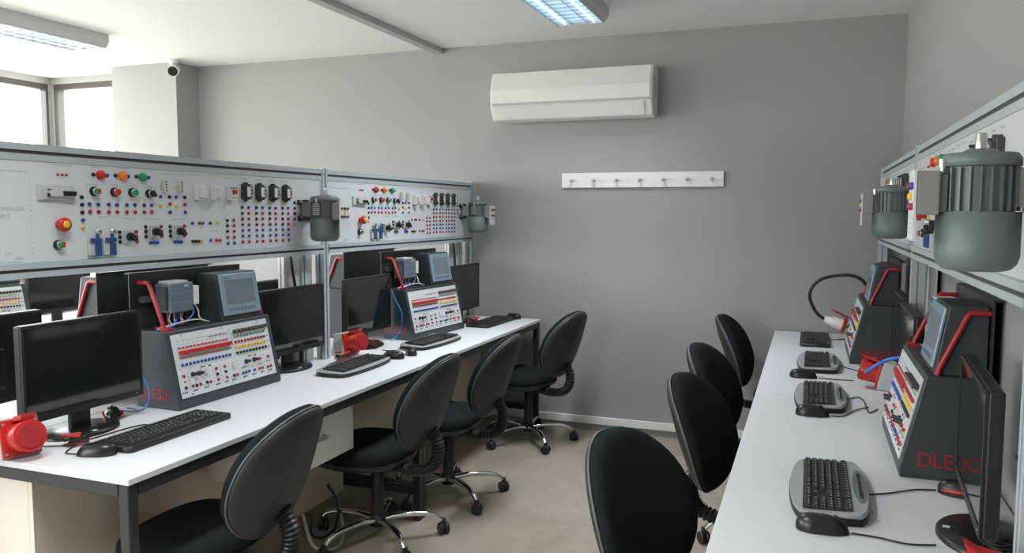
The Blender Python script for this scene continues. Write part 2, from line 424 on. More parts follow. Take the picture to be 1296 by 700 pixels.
def drawer_unit(label, x1, y0, y1):
    z1 = DZ - .06; z0 = z1 - .222
    t = thing('drawer_unit', label, 'drawer unit', (x1 - .29, (y0 + y1) / 2, z0), 0, 'drawer units under the left desks'); h = z1 - z0; hy = (y1 - y0) / 2
    MB().bx(0, .27, -hy, hy, 0, h).obj('body', 'board', t, bevel=.001, seg=1)
    d = MB().bx(.271, .289, -hy, hy, 0, h - .002).obj('drawer_front', 'trim', t, bevel=.001, seg=1)
    hb = MB().bx(.305, .313, -.055, .055, h * .5 - .008, h * .5 + .008)
    for s in (-1, 1): hb.bx(.2895, .306, s * .055, s * .047, h * .5 - .006, h * .5 + .006)
    hb.obj('handle', 'steelbright', d, bevel=.001)
    for s in (-1, 1):
        MB().bx(.02, .25, s * (hy - .02), s * (hy - .035), h, h + .0235 + .0175).obj('hanger', 'steel', t)
    return t
drawer_unit('white drawer with a steel handle under the left foreground desk', -1.80, 2.34, 2.89)

# ------------------------------------------------------------------ motor rack (panel frames)
J = {}
def jack_mesh(k, r=.0064, l=.006):
    key = (k, r, l)
    if key not in J:
        me = MB().lathe([(r, 0), (r, l * .8), (r * .8, l), (r * .35, l), (r * .3, l * .6)], (0, 0, 0), 12, 'x').mesh('jack')
        me.materials.append(M['j' + k]); J[key] = me
    return J[key]
PJ = {'k': [(0.407, 0.767), (0.407, 0.743), (0.407, 0.718), (0.455, 0.842), (0.545, 0.842), (0.553, 0.651), (0.554, 0.634), (0.554, 0.617), (0.634, 0.843), (0.668, 0.667), (0.669, 0.65), (0.669, 0.632), (0.784, 0.666), (0.785, 0.649), (0.785, 0.632), (0.786, 0.775), (0.862, 0.775), (0.897, 0.608), (0.913, 0.607), (0.929, 0.607), (0.995, 0.676), (1.094, 0.686), (1.094, 0.665), (1.094, 0.642), (1.187, 0.739), (1.187, 0.715), (1.187, 0.691), (1.187, 0.668), (1.277, 0.739), (1.277, 0.715), (1.277, 0.691), (1.278, 0.667), (1.367, 0.738), (1.367, 0.715), (1.367, 0.691), (1.368, 0.667), (1.457, 0.738), (1.457, 0.714), (1.457, 0.69), (1.457, 0.666), (1.546, 0.714), (1.547, 0.738), (1.548, 0.763)], 'y': [(0.407, 0.669), (0.742, 0.74), (0.818, 0.74), (0.945, 0.607), (1.036, 0.677), (1.545, 0.663)], 'b': [(0.408, 0.693), (0.436, 0.745), (0.47, 0.744), (0.51, 0.842), (0.512, 0.744), (0.546, 0.743), (0.588, 0.744), (0.599, 0.842), (0.623, 0.744), (0.666, 0.744), (0.689, 0.842), (0.689, 0.61), (0.699, 0.744), (0.705, 0.61), (0.721, 0.609), (0.743, 0.775), (0.787, 0.719), (0.806, 0.609), (0.819, 0.775), (0.822, 0.609), (0.838, 0.608), (0.863, 0.719), (0.898, 0.677), (0.955, 0.676), (0.996, 0.608), (1.096, 0.593), (1.134, 0.593), (1.187, 0.644), (1.187, 0.62), (1.227, 0.739), (1.227, 0.644), (1.227, 0.62), (1.278, 0.643), (1.278, 0.619), (1.317, 0.643), (1.317, 0.619), (1.318, 0.739), (1.368, 0.643), (1.368, 0.619), (1.408, 0.738), (1.408, 0.643), (1.408, 0.619), (1.457, 0.642), (1.457, 0.618), (1.497, 0.738), (1.498, 0.642), (1.498, 0.618), (1.546, 0.689)], 'r': [(0.437, 0.72), (0.471, 0.72), (0.512, 0.719), (0.547, 0.719), (0.588, 0.719), (0.624, 0.719), (0.625, 0.651), (0.626, 0.634), (0.627, 0.616), (0.665, 0.719), (0.699, 0.72), (0.741, 0.667), (0.742, 0.649), (0.743, 0.632), (0.787, 0.749), (0.856, 0.631), (0.857, 0.667), (0.857, 0.649), (0.862, 0.748), (0.936, 0.677), (1.028, 0.608), (1.048, 0.607), (1.095, 0.617), (1.133, 0.687), (1.134, 0.665), (1.134, 0.642), (1.134, 0.617), (1.187, 0.596), (1.227, 0.715), (1.227, 0.691), (1.227, 0.667), (1.227, 0.596), (1.278, 0.595), (1.317, 0.595), (1.318, 0.715), (1.318, 0.691), (1.318, 0.667), (1.368, 0.595), (1.408, 0.714), (1.408, 0.691), (1.408, 0.667), (1.408, 0.595), (1.457, 0.594), (1.498, 0.714), (1.498, 0.69), (1.498, 0.666), (1.498, 0.594)]}
for k in PJ: PJ[k] = [(u, z - .75 + .75) for u, z in PJ[k]]

def profile_bar(mb, a, b, size, axis, slots=((1, 0),)):
    pass
def alu_bar(name, parent, x0, x1, y0, y1, z0, z1, along, slot=.009):
    """aluminium profile: two jaws with a groove on +x face and -x face"""
    mb = MB(); g = .007
    if along == 'y':
        zc = (z0 + z1) / 2
        mb.bx(x0 + g, x1 - g, y0, y1, z0, z1)
        for (a, b) in ((z0, zc - slot / 2), (zc + slot / 2, z1)):
            mb.bx(x1 - g, x1, y0, y1, a, b); mb.bx(x0, x0 + g, y0, y1, a, b)
        o = mb.obj(name, 'alu', parent)
        MB().bx(x1 - g + .0003, x1 - g + .0013, y0, y1, zc - slot / 2, zc + slot / 2).obj('slot', 'slot', o)  # dark strip paints the shade inside the groove
    else:
        yc = (y0 + y1) / 2
        mb.bx(x0 + g, x1 - g, y0 + g, y1 - g, z0, z1)
        for (a, b) in ((y0, yc - slot / 2), (yc + slot / 2, y1)):
            mb.bx(x1 - g, x1, a, b, z0, z1); mb.bx(x0, x0 + g, a, b, z0, z1)
        xc = (x0 + x1) / 2
        for (a, b) in ((x0 + g, xc - slot / 2), (xc + slot / 2, x1 - g)):
            mb.bx(a, b, y0, y0 + g, z0, z1); mb.bx(a, b, y1 - g, y1, z0, z1)
        o = mb.obj(name, 'alu', parent)
        s = MB().bx(x1 - g + .0003, x1 - g + .0013, yc - slot / 2, yc + slot / 2, z0, z1)
        s.bx(xc - slot / 2, xc + slot / 2, y0 + g - .0013, y0 + g - .0003, z0, z1)
        s.obj('slot', 'slot', o)  # painted shade strips for the upright profile's grooves
    return o

ZT_L, ZB_L = .925, .52   # above desk: rail top, bottom-rail underside
def rack(label, loc, rz, L, first, zb=ZB_L, zt=ZT_L, group='training panel racks above the desks', cover=True):
    t = thing('training_panel_rack', label, 'training panel', loc, rz, group)
    k = L / 1.79; H = zt - zb
    zmap = lambda z: zb + (z - .52) * H / .405
    U = lambda u: u * k
    pw = .044
    if first: alu_bar('post', t, -.042, .006, -pw / 2, pw / 2, 0, zt + .006, 'z')
    alu_bar('post', t, -.042, .006, L - pw / 2, L + pw / 2, 0, zt + .006, 'z')
    y0, y1 = pw / 2 + .0005, L - pw / 2 - .0005
    alu_bar('top_rail', t, -.042, .002, y0, y1, zt - .052, zt, 'y', .011)
    alu_bar('bottom_rail', t, -.042, .012, y0, y1, zb, zb + .045, 'y', .010)
    MB().bx(-.02, 0, y0, y1, zb + .0455, zt - .0525).obj('panel_board', 'panel', t)
    tr = MB(); 
    tr.bx(.0002, .002, y1 - .014, y1, zb + .046, zt - .053); tr.obj('edge_strip', 'alu', t)
    # cover plates of the cable columns next to the post, below the rail
    if cover:
        mb = MB()
        for a in (.245, .165, .085):
            mb.bx(-.080, -.062, L - a, L - a + .062, 0.002, zb - .002)
        mb.bx(-.090, -.081, L - .25, L - .02, 0.002, zb - .002)
        mb.obj('column_cover', 'whiteplastic', t)
        alu_bar('column_post', t, -.086, -.048, L - .150 + .028, L - .150 + .062, 0, zb - .001, 'z')
        MB().sweep(smooth_path([(-.045, L - .215, zb - .001), (-.04, L - .21, zb - .07), (-.045, L - .18, zb - .16), (-.05, L - .15, zb - .3), (-.05, L - .14, .002)]), .006, 8).obj('cable', 'blackcable', t)
    # jacks: 100 individually, the rest as one part
    allj = sorted([(u, z, c) for c in PJ for u, z in PJ[c]], key=lambda q: (q[2], q[0]))
    rest = {}
    keep = [q for i, q in enumerate(allj)]
    drop = set(range(0, len(keep), 3))
    n = 0; others = []
    for i, (u, z, c) in enumerate(keep):
        if (i in drop and len(others) < len(keep) - 100): others.append((u, z, c)); continue
        link('jack', jack_mesh(c), t, loc=(.0005, U(u), zmap(z)))
    for c in 'kbry':
        mb = MB()
        for (u, z, q) in others:
            if q == c: mb.lathe([(.0064, 0), (.0064, .0048), (.0046, .006), (.002, .006)], (.0005, U(u), zmap(z)), 12, 'x')
        if mb.v:
            o = mb.obj('jack_row', 'j' + c, t); o['kind'] = 'stuff'
    # indicator lights
    for u in (.323, .3385, .354): MB().lathe([(.0045, 0), (.0045, .003), (.002, .004)], (.0005, U(u), zmap(.836)), 10, 'x').obj('indicator', 'jr', t)
    # circuit breaker block
    y, z = U(.248), zmap(.757)
    cb = MB().bx(.0005, .010, y, U(.375), z, z + .046); cb.bx(.010, .018, y + .03, U(.375) - .004, z + .01, z + .036); cb = cb.obj('circuit_breaker', 'greybox', t, bevel=.0015, seg=1)
    MB().bx(.0181, .024, U(.325), U(.372), z + .022, z + .027).obj('toggle_bar', 'black', cb)
    for q in range(4): MB().bx(.0181, .026, U(.327) + q * .0115, U(.327) + q * .0115 + .006, z + .013, z + .0225).obj('toggle', 'black', cb)
    MB().bx(.0181, .024, U(.270), U(.270) + .006, z + .010, z + .020).obj('toggle', 'black', cb)
    MB().bx(.0181, .0188, U(.27), U(.285), z + .029, z + .033).obj('mark', 'printdark', cb)
    # emergency stop
    es = MB().lathe([(.015, 0), (.015, .014), (.021, .016), (.0225, .022), (.021, .029), (.012, .031)], (.0005, U(.322), zmap(.680)), 24, 'x').obj('emergency_stop', 'redplastic', t)
    MB().lathe([(.012, .0312), (.012, .0335), (.006, .034)], (.0005, U(.322), zmap(.680)), 20, 'x').obj('arrow_disc', 'jy', es)
    # push buttons
    def button(u, z, cols, sw=False):
        b = MB().lathe([(.0155, 0), (.0155, .010), (.0135, .013), (.012, .013)], (.0005, U(u), zmap(z)), 20, 'x').obj('selector_switch' if sw else 'push_button', 'gloss', t)
        MB().lathe([(.0125, .0131), (.0125, .016), (.011, .0162)], (.0005, U(u), zmap(z)), 20, 'x').obj('ring', 'chrome', b)
        if sw:
            MB().box((.024, U(u), zmap(z)), (.02, .008, .024), Matrix.Rotation(.6, 3, 'X')).obj('knob', 'black', b, bevel=.002)
        elif len(cols) == 1:
            MB().lathe([(.0105, .0163), (.0105, .023), (.009, .024)], (.0005, U(u), zmap(z)), 18, 'x').obj('button_cap', cols[0], b)
        else:
            MB().bx(.0168, .024, U(u) - .0098, U(u) + .0005, zmap(z) - .009, zmap(z) + .009).obj('button_cap', cols[0], b, bevel=.002)
            MB().bx(.0168, .024, U(u) + .0015, U(u) + .0118, zmap(z) - .009, zmap(z) + .009).obj('button_cap', cols[1], b, bevel=.002)
    button(.312, .617, ('green', 'redplastic')); button(.454, .787, ('green', 'redplastic'))
    button(.537, .787, ('redplastic',)); button(.612, .787, ('green',)); button(.689, .785, (), True)
    for u, c in ((.483, 'redplastic'), (.573, 'orange'), (.661, 'green')):
        MB().lathe([(.0155, 0), (.0155, .004), (.0148, .010), (.0115, .014), (.005, .0155)], (.0005, U(u), zmap(.842)), 24, 'x').obj('signal_lamp', c, t)
    # limit switches
    for u in (.429, .488):
        ls = MB().bx(.0005, .012, U(u) - .008, U(u) + .034, zmap(.577), zmap(.632)).obj('limit_switch', 'greybox', t, bevel=.001, seg=1)
        b = MB(); y = U(u) + .012
        b.bx(.0125, .021, y + .0, y + .022, zmap(.575), zmap(.617)); b.bx(.0125, .019, y - .018, y + .026, zmap(.619), zmap(.634)); b.bx(.0125, .019, y + .004, y + .016, zmap(.6341), zmap(.648)); b.obj('switch_body', 'limit', ls, bevel=.0015, seg=1)
        MB().lathe([(.010, 0), (.010, .006), (.004, .0065)], (.014, y + .014, zmap(.6555)), 16, 'x').obj('roller', 'steelbright', ls)
    # cam switches
    for u, z in ((.587, .634), (.703, .649), (.821, .648)):
        cs = MB().bx(.0005, .010, U(u) - .018, U(u) + .018, zmap(z) - .022, zmap(z) + .022).obj('cam_switch', 'alu', t, bevel=.001, seg=1)
        kb = MB().lathe([(.014, .0102), (.013, .02), (.010, .021)], (0, U(u), zmap(z)), 18, 'x')
        kb.box((.028, U(u), zmap(z)), (.02, .010, .034), Matrix.Rotation(.75, 3, 'X')); kb.obj('knob', 'black', cs, bevel=.0015, seg=1)
    # terminal strips, relays
    for u in (.754, .831, .831 + .0):
        if u == .831 and abs(u - .831) < 1e-9 and getattr(rack, '_s', None) == id(t): continue
        if u == .831: rack._s = id(t)
        ts = MB().bx(.0005, .016, U(u) - .003, U(u) + .012, zmap(.79), zmap(.836)); 
        ts = ts.obj('terminal_block', 'cream', t, bevel=.001, seg=1)
        for q in range(4):
            MB().bx(.0161, .0166, U(u) + .001, U(u) + .008, zmap(.795) + q * .0105, zmap(.795) + q * .0105 + .005).obj('screw', 'printdark', ts)
        MB().cyl((.0005, U(u) - .008, zmap(.813)), (.006, U(u) - .008, zmap(.813)), .0025, n=8).obj('screw', 'steelbright', ts)
    for u in (.912, 1.003):
        r = MB().bx(.0005, .028, U(u) - .004, U(u) + .030, zmap(.766), zmap(.823)); r.bx(.028, .046, U(u) + .0, U(u) + .028, zmap(.776), zmap(.815))
        r = r.obj('relay', 'whiteplastic', t, bevel=.0015, seg=1)
        for q in range(3): MB().bx(.0461, .0468, U(u) + .006, U(u) + .020, zmap(.782) + q * .010, zmap(.782) + q * .010 + .004).obj('vent', 'cream', r)
    br = MB().bx(.0005, .02, U(1.094), U(1.135), zmap(.767), zmap(.823)).obj('motor_breaker', 'whiteplastic', t, bevel=.001, seg=1)
    MB().bx(.0201, .032, U(1.108), U(1.126), zmap(.793), zmap(.810)).obj('red_knob', 'redplastic', br, bevel=.002)
    for q in range(4): MB().bx(.0201, .0206, U(1.097) + q * .010, U(1.097) + q * .010 + .006, zmap(.814), zmap(.820)).obj('mark', 'printdark', br)
    MB().bx(.0201, .0206, U(1.098), U(1.131), zmap(.776), zmap(.778)).obj('mark', 'printdark', br)
    for u in (1.187, 1.276, 1.367, 1.457):
        y = U(u); z0, z1 = zmap(.772), zmap(.836)
        c = MB().bx(.0005, .016, y - .002, y + .042, z0, z1); c.bx(.016, .028, y + .001, y + .039, z0 + .008, z1 - .008)
        c.bx(.0005, .02, y + .01, y + .02, z1, z1 + .007); c.bx(.0005, .02, y + .01, y + .02, z0 - .007, z0)
        c = c.obj('contactor', 'contactor', t, bevel=.0015, seg=1)
        MB().bx(.0281, .0288, y + .003, y + .023, z0 + .012, z1 - .012).obj('face_label', 'whiteplastic', c)
        for q in range(3): MB().bx(.0281, .0292, y + .028, y + .037, z0 + .013 + q * .015, z0 + .021 + q * .015).obj('terminal', 'greybox' if q != 1 else 'orange', c)
        MB().cyl((.0005, y - .008, (z0 + z1) / 2), (.008, y - .008, (z0 + z1) / 2), .003, n=8).obj('screw', 'steelbright', c)
    # faint printed captions
    cp = MB()
    def dash(u, z, w, n=1):
        for q in range(n): 
            x = U(u) - w / 2
            while x < U(u) + w / 2:
                l = random.uniform(.004, .010); cp.bx(.0003, .0006, x, x + l, zmap(z) - q * .008 - .0016, zmap(z) - q * .008 + .0016); x += l + .003
    for u, z, w in ((.34, .866, .07), (.47, .866, .03), (.575, .868, .05), (.45, .81, .05), (.54, .811, .035), (.61, .81, .035), (.69, .808, .04), (.345, .745, .06), (.49, .702, .035), (.60, .697, .05), (.70, .695, .06), (.83, .693, .06), (.765, .858, .04), (.84, .858, .05), (.92, .862, .05), (1.01, .862, .05), (1.11, .856, .05), (1.20, .858, .04), (1.29, .858, .04), (1.38, .858, .04), (1.47, .858, .04), (1.02, .645, .03), (.71, .595, .03), (.83, .595, .03), (.92, .593, .05), (1.04, .593, .03), (.12, .57, .12), (.13, .84, .16)):
        dash(u, z, w)
    for u in (.225, .95, 1.06): 
        for q in range(16): cp.bx(.0003, .0006, U(u) - .0005, U(u) + .0005, zmap(.59) + q * .016, zmap(.59) + q * .016 + .009)
    cp.obj('printed_caption', 'print', t)
    for s, u, z, sz, in (('KUMANDA', .112, .722, .0185), ('SETİ', .122, .700, .0175), ('111', .138, .592, .015), ('.com', .165, .577, .014)):
        text('lettering', s, sz, 'print', t, frame_m((.0006, U(u), zmap(z)), (0, 1, 0), (0, 0, 1)), .0003)
    return t
XF = -2.216
r1 = rack('long white training panel above the left foreground desk', (XF, 1.535, DZ), 0, 1.787, True)
r2 = rack('white training panel over the left desk nearer the back wall', (XF, 3.322, DZ), 0, 1.80, False)
XG = .375
r3 = rack('white training panel on the right behind the largest motor', (XG, 3.45, DZ), PI, 1.80, True, .552, .977)
r4 = rack('white training panel on the right next to the back wall corner', (XG, 5.11, DZ), PI, 1.66, True, .552, .977)
# rack 4 shares the post at y = 3.45 with its neighbour
for ch in list(r4.children):
    if ch.name.startswith('post') and abs(sum(v.co.y for v in ch.data.vertices) / len(ch.data.vertices) - 1.66) < .01:
        for g in list(ch.children): bpy.data.objects.remove(g)
        bpy.data.objects.remove(ch)

# ------------------------------------------------------------------ motors
def motor(label, loc, rz, off, R=.066):
    """axis at local origin; local -x towards the panel (distance off); z=0 is the cover bottom"""
    t = thing('electric_motor', label, 'motor', loc, rz, 'grey electric motors on the racks')
    s = R / .066
    MB().lathe([(.045 * s, 0), (.055 * s, .003), (.063 * s, .012), (.067 * s, .026), (.067 * s, .104), (.060 * s, .1045)], (0, 0, 0), 36).obj('fan_cover', 'motor', t)
    b = MB().lathe([(.056 * s, .1045), (.056 * s, .182)], (0, 0, 0), 30)
    for q in range(24):
        a = 2 * PI * (q + .5) / 24
        b.box((math.cos(a) * .0585 * s, math.sin(a) * .0585 * s, .143), (.011 * s, .003, .075), Matrix.Rotation(a, 3, 'Z'))
    b.obj('finned_body', 'motor', t)
    MB().lathe([(.058 * s, .1825), (.064 * s, .184), (.064 * s, .197), (.058 * s, .206), (.030 * s, .209), (.022 * s, .214)], (0, 0, 0), 36).obj('end_shield', 'motor', t)
    MB().lathe([(.0095, .2142), (.0095, .240), (.008, .2425)], (0, 0, 0), 16).obj('shaft', 'steelbright', t)
    for a in (-PI / 2, PI / 6 - .2, PI + .4):
        x, y = math.cos(a) * .0645 * s, math.sin(a) * .0645 * s
        n = MB().cyl((x, y, .183), (x, y, .196), .008, n=6); n.cyl((x, y, .172), (x, y, .183), .005, n=8)
        n.obj('bolt', 'steelbright', t)
    # foot bracket to the panel
    f = MB()
    f.bx(-off + .012, -.045 * s, -.032, .032, .112, .178)
    f.obj('foot', 'motorbox', t, bevel=.002)
    g = MB()
    for z in (.098, .172):
        g.bx(-off + .0005, -off + .0118, -.05, .05, z - .006, z + .018)
    g.obj('mounting_rail', 'black', t, bevel=.001)
    for z in (.107, .181):
        MB().cyl((-off + .0121, -.042, z), (-off + .0225, -.042, z), .006, n=6).obj('bolt', 'steelbright', t)
    # terminal box
    MB().bx(.0535 * s, .066 * s, -.030, .030, .105, .170).obj('box_neck', 'motor', t)
    MB().bx(.0662 * s, .103 * s, -.040, .040, .098, .176).obj('terminal_box', 'motorbox', t, bevel=.003)
    x = .103 * s + .0004
    jp = MB().bx(x, x + .004, -.041, .041, .052, .178).obj('jack_plate', 'panel', t)
    for q, (yy, zz, c) in enumerate(((-.024, .150, 'r'), (0, .150, 'k'), (.024, .150, 'b'), (0, .131, 'y'), (-.024, .113, 'k'), (0, .113, 'b'), (.024, .113, 'r'))):
        link('jack', jack_mesh(c), jp, loc=(x + .0042, yy, zz))
    d = MB()
    for a in range(4):
        for q in range(5): d.bx(x + .0041, x + .0044, -.03 + q * .014, -.026 + q * .014, .064 + a * .009, .066 + a * .009)
    d.obj('printed_marks', 'print', jp)
    # name plate on the visible side
    e = MB().box((0, -.066 * s, .146), (.036, .003, .05)).obj('name_plate', 'steelbright', t)
    m2 = MB()
    for a in range(5):
        for q in range(3): m2.bx(-.015 + q * .011, -.007 + q * .011, -.066 * s - .0022, -.066 * s - .0016, .126 + a * .009, .130 + a * .009)
    m2.obj('printed_marks', 'printdark', e)
    return t
motor('grey electric motor hung at the middle post of the left panels', (-2.102, 3.152, 1.337), 0, .114)
motor('grey electric motor hung at the end of the left panels by the back wall', (-2.10, 4.955, 1.337), 0, .116)
mr_ = motor('large grey electric motor in the right foreground, upper right edge', (.276, 1.62, 1.372), PI, .099, .066)
motor('grey electric motor on the right-hand panel farther back', (.297, 3.535, 1.372), PI, .078, .068)

# ------------------------------------------------------------------ trainers
SL = math.atan2(.058, .255)
def trainer(label, loc, rz, detail=True, letters=True, group='slate grey training consoles'):
    t = thing('training_console', label, 'training console', loc, rz, group)
    X = lambda d: .105 - d
    f = lambda d, h, s: Vector((X(d), s, h))
    W = .285
    MB().prism([(0, .001), (0, .03), (.058, .285), (.206, .285), (.206, .001)], f, -W, W).obj('case', 'case', t, bevel=.003)
    MB().prism([(.076, .2855), (.108, .475), (.203, .475), (.203, .2855)], f, .03, .262).obj('display_box', 'case', t, bevel=.003)
    # back plate with top flange
    bp = MB().bx(X(.2065), X(.2105), -.30, .285, .25, .492); bp.bx(X(.2065), X(.229), -.30, .285, .4921, .496)
    bp.obj('back_plate', 'plate', t)
    for yy in (-.262, -.245):
        pass
    # red tube handles
    def strap(y, foot):
        r = .0075
        pts = [(X(.084), y, .2865), (X(.088), y, .305), (X(.150), y, .452), (X(.158), y, .459), (X(.2060), y, .459)]
        h = MB().sweep(pts, r, 8)
        if foot: h.bx(X(.062), X(.105), y - .006, y + .03, .2856, .295)
        h.obj('handle', 'red', t)
    strap(.270, False); strap(-.262, True)
    # lettering on both side walls
    for s in (-1, 1) if letters else ():
        xs = (X(.19), 1) if s < 0 else (X(.045), -1)
        text('lettering', 'DLESiS', .056, 'red', t, frame_m((xs[0], s * (W + .0004), .036), (xs[1], 0, 0), (0, 0, 1)), .0008, .145)
    # hmi
    a2 = math.atan2(.032, .1895)
    def hm(u, v, n): # point on the display slope: u along y, v up slope, n outwards
        c, s = math.cos(a2), math.sin(a2)
        return Vector((X(.076) - v * s + n * c, u, .2855 + v * c + n * s))
    def slab(fn, u0, u1, v0, v1, n0, n1):
        vs = [fn(u, v, n) for u in (u0, u1) for v in (v0, v1) for n in (n0, n1)]
        return MB().add(vs, [(0, 1, 3, 2), (4, 6, 7, 5), (0, 4, 5, 1), (2, 3, 7, 6), (0, 2, 6, 4), (1, 5, 7, 3)])
    hp = slab(hm, .037, .255, .018, .186, .0005, .010).obj('touch_panel', 'hmi', t, bevel=.003)
    slab(hm, .064, .229, .062, .160, .0102, .0108).obj('screen', 'hmiscreen', hp)
    slab(hm, .066, .087, .168, .173, .0102, .0108).obj('mark', 'green', hp)
    kk = MB()
    for q in range(7):
        o = slab(hm, .068 + q * .0225, .084 + q * .0225, .034, .046, .0102, .0112); kk.add(o.v, o.f)
    kk.obj('function_keys', 'plc', hp)
    # plc on a rail
    dr = MB().bx(X(.197), X(.205), -.262, .02, .385, .405); dr.bx(X(.19), X(.198), -.262, .02, .383, .386); dr.bx(X(.19), X(.198), -.262, .02, .404, .407)
    dr.obj('mounting_rail', 'steelbright', t)
    p = MB().bx(X(.112), X(.189), -.20, -.085, .342, .452).obj('control_module', 'plc', t, bevel=.004)
    for z in (.378, .415): MB().bx(X(.1118), X(.1112), -.196, -.09, z, z + .0016).obj('groove', 'hmi', p)
    MB().bx(X(.1118), X(.111), -.13, -.11, .438, .443).obj('mark', 'whiteplastic', p)
    MB().bx(X(.18), X(.125), -.209, -.2005, .352, .44).obj('side_plate', 'contactor', p)
    tb = MB().bx(X(.125), X(.18), -.19, -.10, .4525, .460)
    tb.obj('terminal_strip', 'whiteplastic', p)
    MB().bx(X(.120), X(.175), -.076, -.046, .362, .435).obj('power_supply', 'whiteplastic', t, bevel=.003)
    MB().bx(X(.13), X(.175), -.0845, -.0765, .37, .43).obj('spacer', 'cream', t)
    def wire(pts, m, r=.0028): MB().sweep(smooth_path(pts), r, 6).obj('wire', m, t)
    for q in range(7):
        y = -.19 + q * .016
        wire([(X(.14), y, .342), (X(.135 + .01 * (q % 2)), y - .004, .315), (X(.12), y - .02, .296), (X(.15), y - .055 + .01 * (q % 3), .291)], 'whitecable' if q % 3 else 'jr', .0024)
    wire([(X(.14), -.065, .362), (X(.13), -.068, .335), (X(.12), -.10, .312), (X(.11), -.16, .300), (X(.10), -.24, .290)], 'bluecable', .0035)
    wire([(X(.14), -.052, .362), (X(.128), -.046, .335), (X(.115), -.055, .312), (X(.10), -.04, .290)], 'whitecable', .003)
    wire([(X(.15), -.12, .345), (X(.14), -.14, .318), (X(.11), -.2, .297), (X(.10), -.27, .2895)], 'bluecable', .0035)
    wire([(X(.10), -.02, .291), (X(.095), -.09, .307), (X(.10), -.16, .305), (X(.12), -.26, .2895)], 'whitecable', .003)
    # sloped jack field
    c, s = math.cos(SL), math.sin(SL)
    Y0, Wf, V0, Hf = -.268, .525, .012, .235
    def fm(u, v, n):
        q = V0 + v * Hf
        return Vector((X(0) - q * s + n * c, Y0 + u * Wf, .03 + q * c + n * s))
    slab(fm, 0, 1, 0, 1, .0006, .003).obj('face_panel', 'panel', t)
    if not detail: return t
    rot = (0, -SL, 0); n0 = .0032
    def jk(u, v, c_, r=.0056, l=.006): link('jack', jack_mesh(c_, r, l), t, loc=fm(u, v, n0), rot=rot)
    def lerp(a, b, n): return [(a[0] + (b[0] - a[0]) * i / (n - 1), a[1] + (b[1] - a[1]) * i / (n - 1)) for i in range(n)]
    def small(name, pts, m, du, dv, h):
        for (u, v) in pts:
            slab(fm, u - du, u + du, v - dv, v + dv, n0, n0 + h).obj(name, m, t)
    def one(name, pts, m, du, dv, h):
        mb = MB()
        for (u, v) in pts:
            o = slab(fm, u - du, u + du, v - dv, v + dv, n0, n0 + h); mb.add(o.v, o.f)
        return mb.obj(name, m, t)
    for u, v in lerp((.054, .511), (.525, .504), 14): jk(u, v, 'b')
    for u, v in lerp((.608, .692), (.935, .688), 10): jk(u, v, 'r')
    for u, v in lerp((.605, .6), (.931, .592), 10): jk(u, v, 'y')
    for u, v in lerp((.605, .504), (.933, .499), 10): jk(u, v, 'k')
    small('toggle_switch', lerp((.059, .702), (.54, .694), 14), 'redplastic', .0155, .030, .012)
    small('status_light', lerp((.055, .78), (.527, .771), 14), 'jr', .0105, .011, .003)
    for (u, v) in lerp((.616, .872), (.960, .872), 10):
        q = MB().lathe([(.0075, 0), (.0075, .012), (.006, .018)], (0, 0, 0), 12, 'x'); q = q.obj('lamp_holder', 'contactor', t, loc=fm(u, v, n0), rot=rot)
        MB().lathe([(.0034, .0182), (.0034, .0195), (.002, .0205)], (0, 0, 0), 10, 'x').obj('bulb', 'pcb', q)
        slab(fm, u - .012, u + .012, v - .065, v - .045, n0, n0 + .008).obj('lamp_clip', 'cream', t)
    one('green_mark', lerp((.614, .772), (.939, .772), 10) + [(.627, .244), (.821, .237), (.848, .236), (.915, .248), (.95, .243)], 'green', .009, .008, .002)
    o = one('pin_strip', lerp((.045, .621), (.55, .611), 30), 'pcb', .0045, .016, .003)
    for c_, l in {'r': [(.045, .339), (.11, .156), (.183, .154), (.281, .15), (.359, .335), (.361, .152), (.447, .338), (.45, .15), (.562, .149), (.812, .151), (.846, .148), (.908, .146), (.946, .148)],
                  'k': [(.045, .154), (.146, .151), (.246, .156), (.362, .244), (.449, .247), (.526, .149)], 'b': [(.624, .147), (.657, .149), (.692, .153), (.753, .15)]}.items():
        for u, v in l: jk(u, v, c_)
    for u, v in [(.129, .334), (.19, .328), (.682, .327), (.771, .329)]:
        q = MB().lathe([(.009, 0), (.009, .006), (.006, .007), (.006, .022), (.0045, .024)], (0, 0, 0), 14, 'x'); q.obj('potentiometer', 'black', t, loc=fm(u, v, n0), rot=rot)
    small('terminal_block', [(.266, .328), (.545, .329)], 'cream', .016, .055, .008)
    small('rocker_switch', [(.834, .319), (.933, .321)], 'jr', .010, .018, .008)
    one('red_mark', [(.05, .246), (.661, .243), (.16, .33), (.80, .325)], 'jr', .009, .008, .002)
    one('yellow_mark', [(.694, .243), (.755, .228)], 'jy', .009, .008, .002)
    for u, v in [(.095, .975), (.498, .975), (.89, .975), (.096, .034), (.497, .034), (.9, .034)]:
        MB().lathe([(.004, 0), (.003, .002)], (0, 0, 0), 8, 'x').obj('screw', 'steelbright', t, loc=fm(u, v, n0), rot=rot)
    cap = MB()
    def slabm(u0, u1, v0, v1):
        o = slab(fm, u0, u1, v0, v1, n0 - .0001, n0 + .0003); cap.add(o.v, o.f)
    for (u, v, n) in [(.236, .415, 3), (.31, .41, 2), (.733, .409, 3), (.80, .405, 2)] + [(q, .08, 3) for q in (.03, .13, .235, .35, .44, .52, .64, .74, .84, .93)] + [(.99, .69, 1), (.99, .60, 1), (.99, .50, 1)]:
        for i in range(n): slabm(u - .02 + i * .016, u - .02 + i * .016 + .012, v - .012, v + .012)
    for u in range(12): slabm(.05 + u * .045, .05 + u * .045 + .02, .885, .891); slabm(.05 + u * .045, .05 + u * .045 + .02, .835, .839)
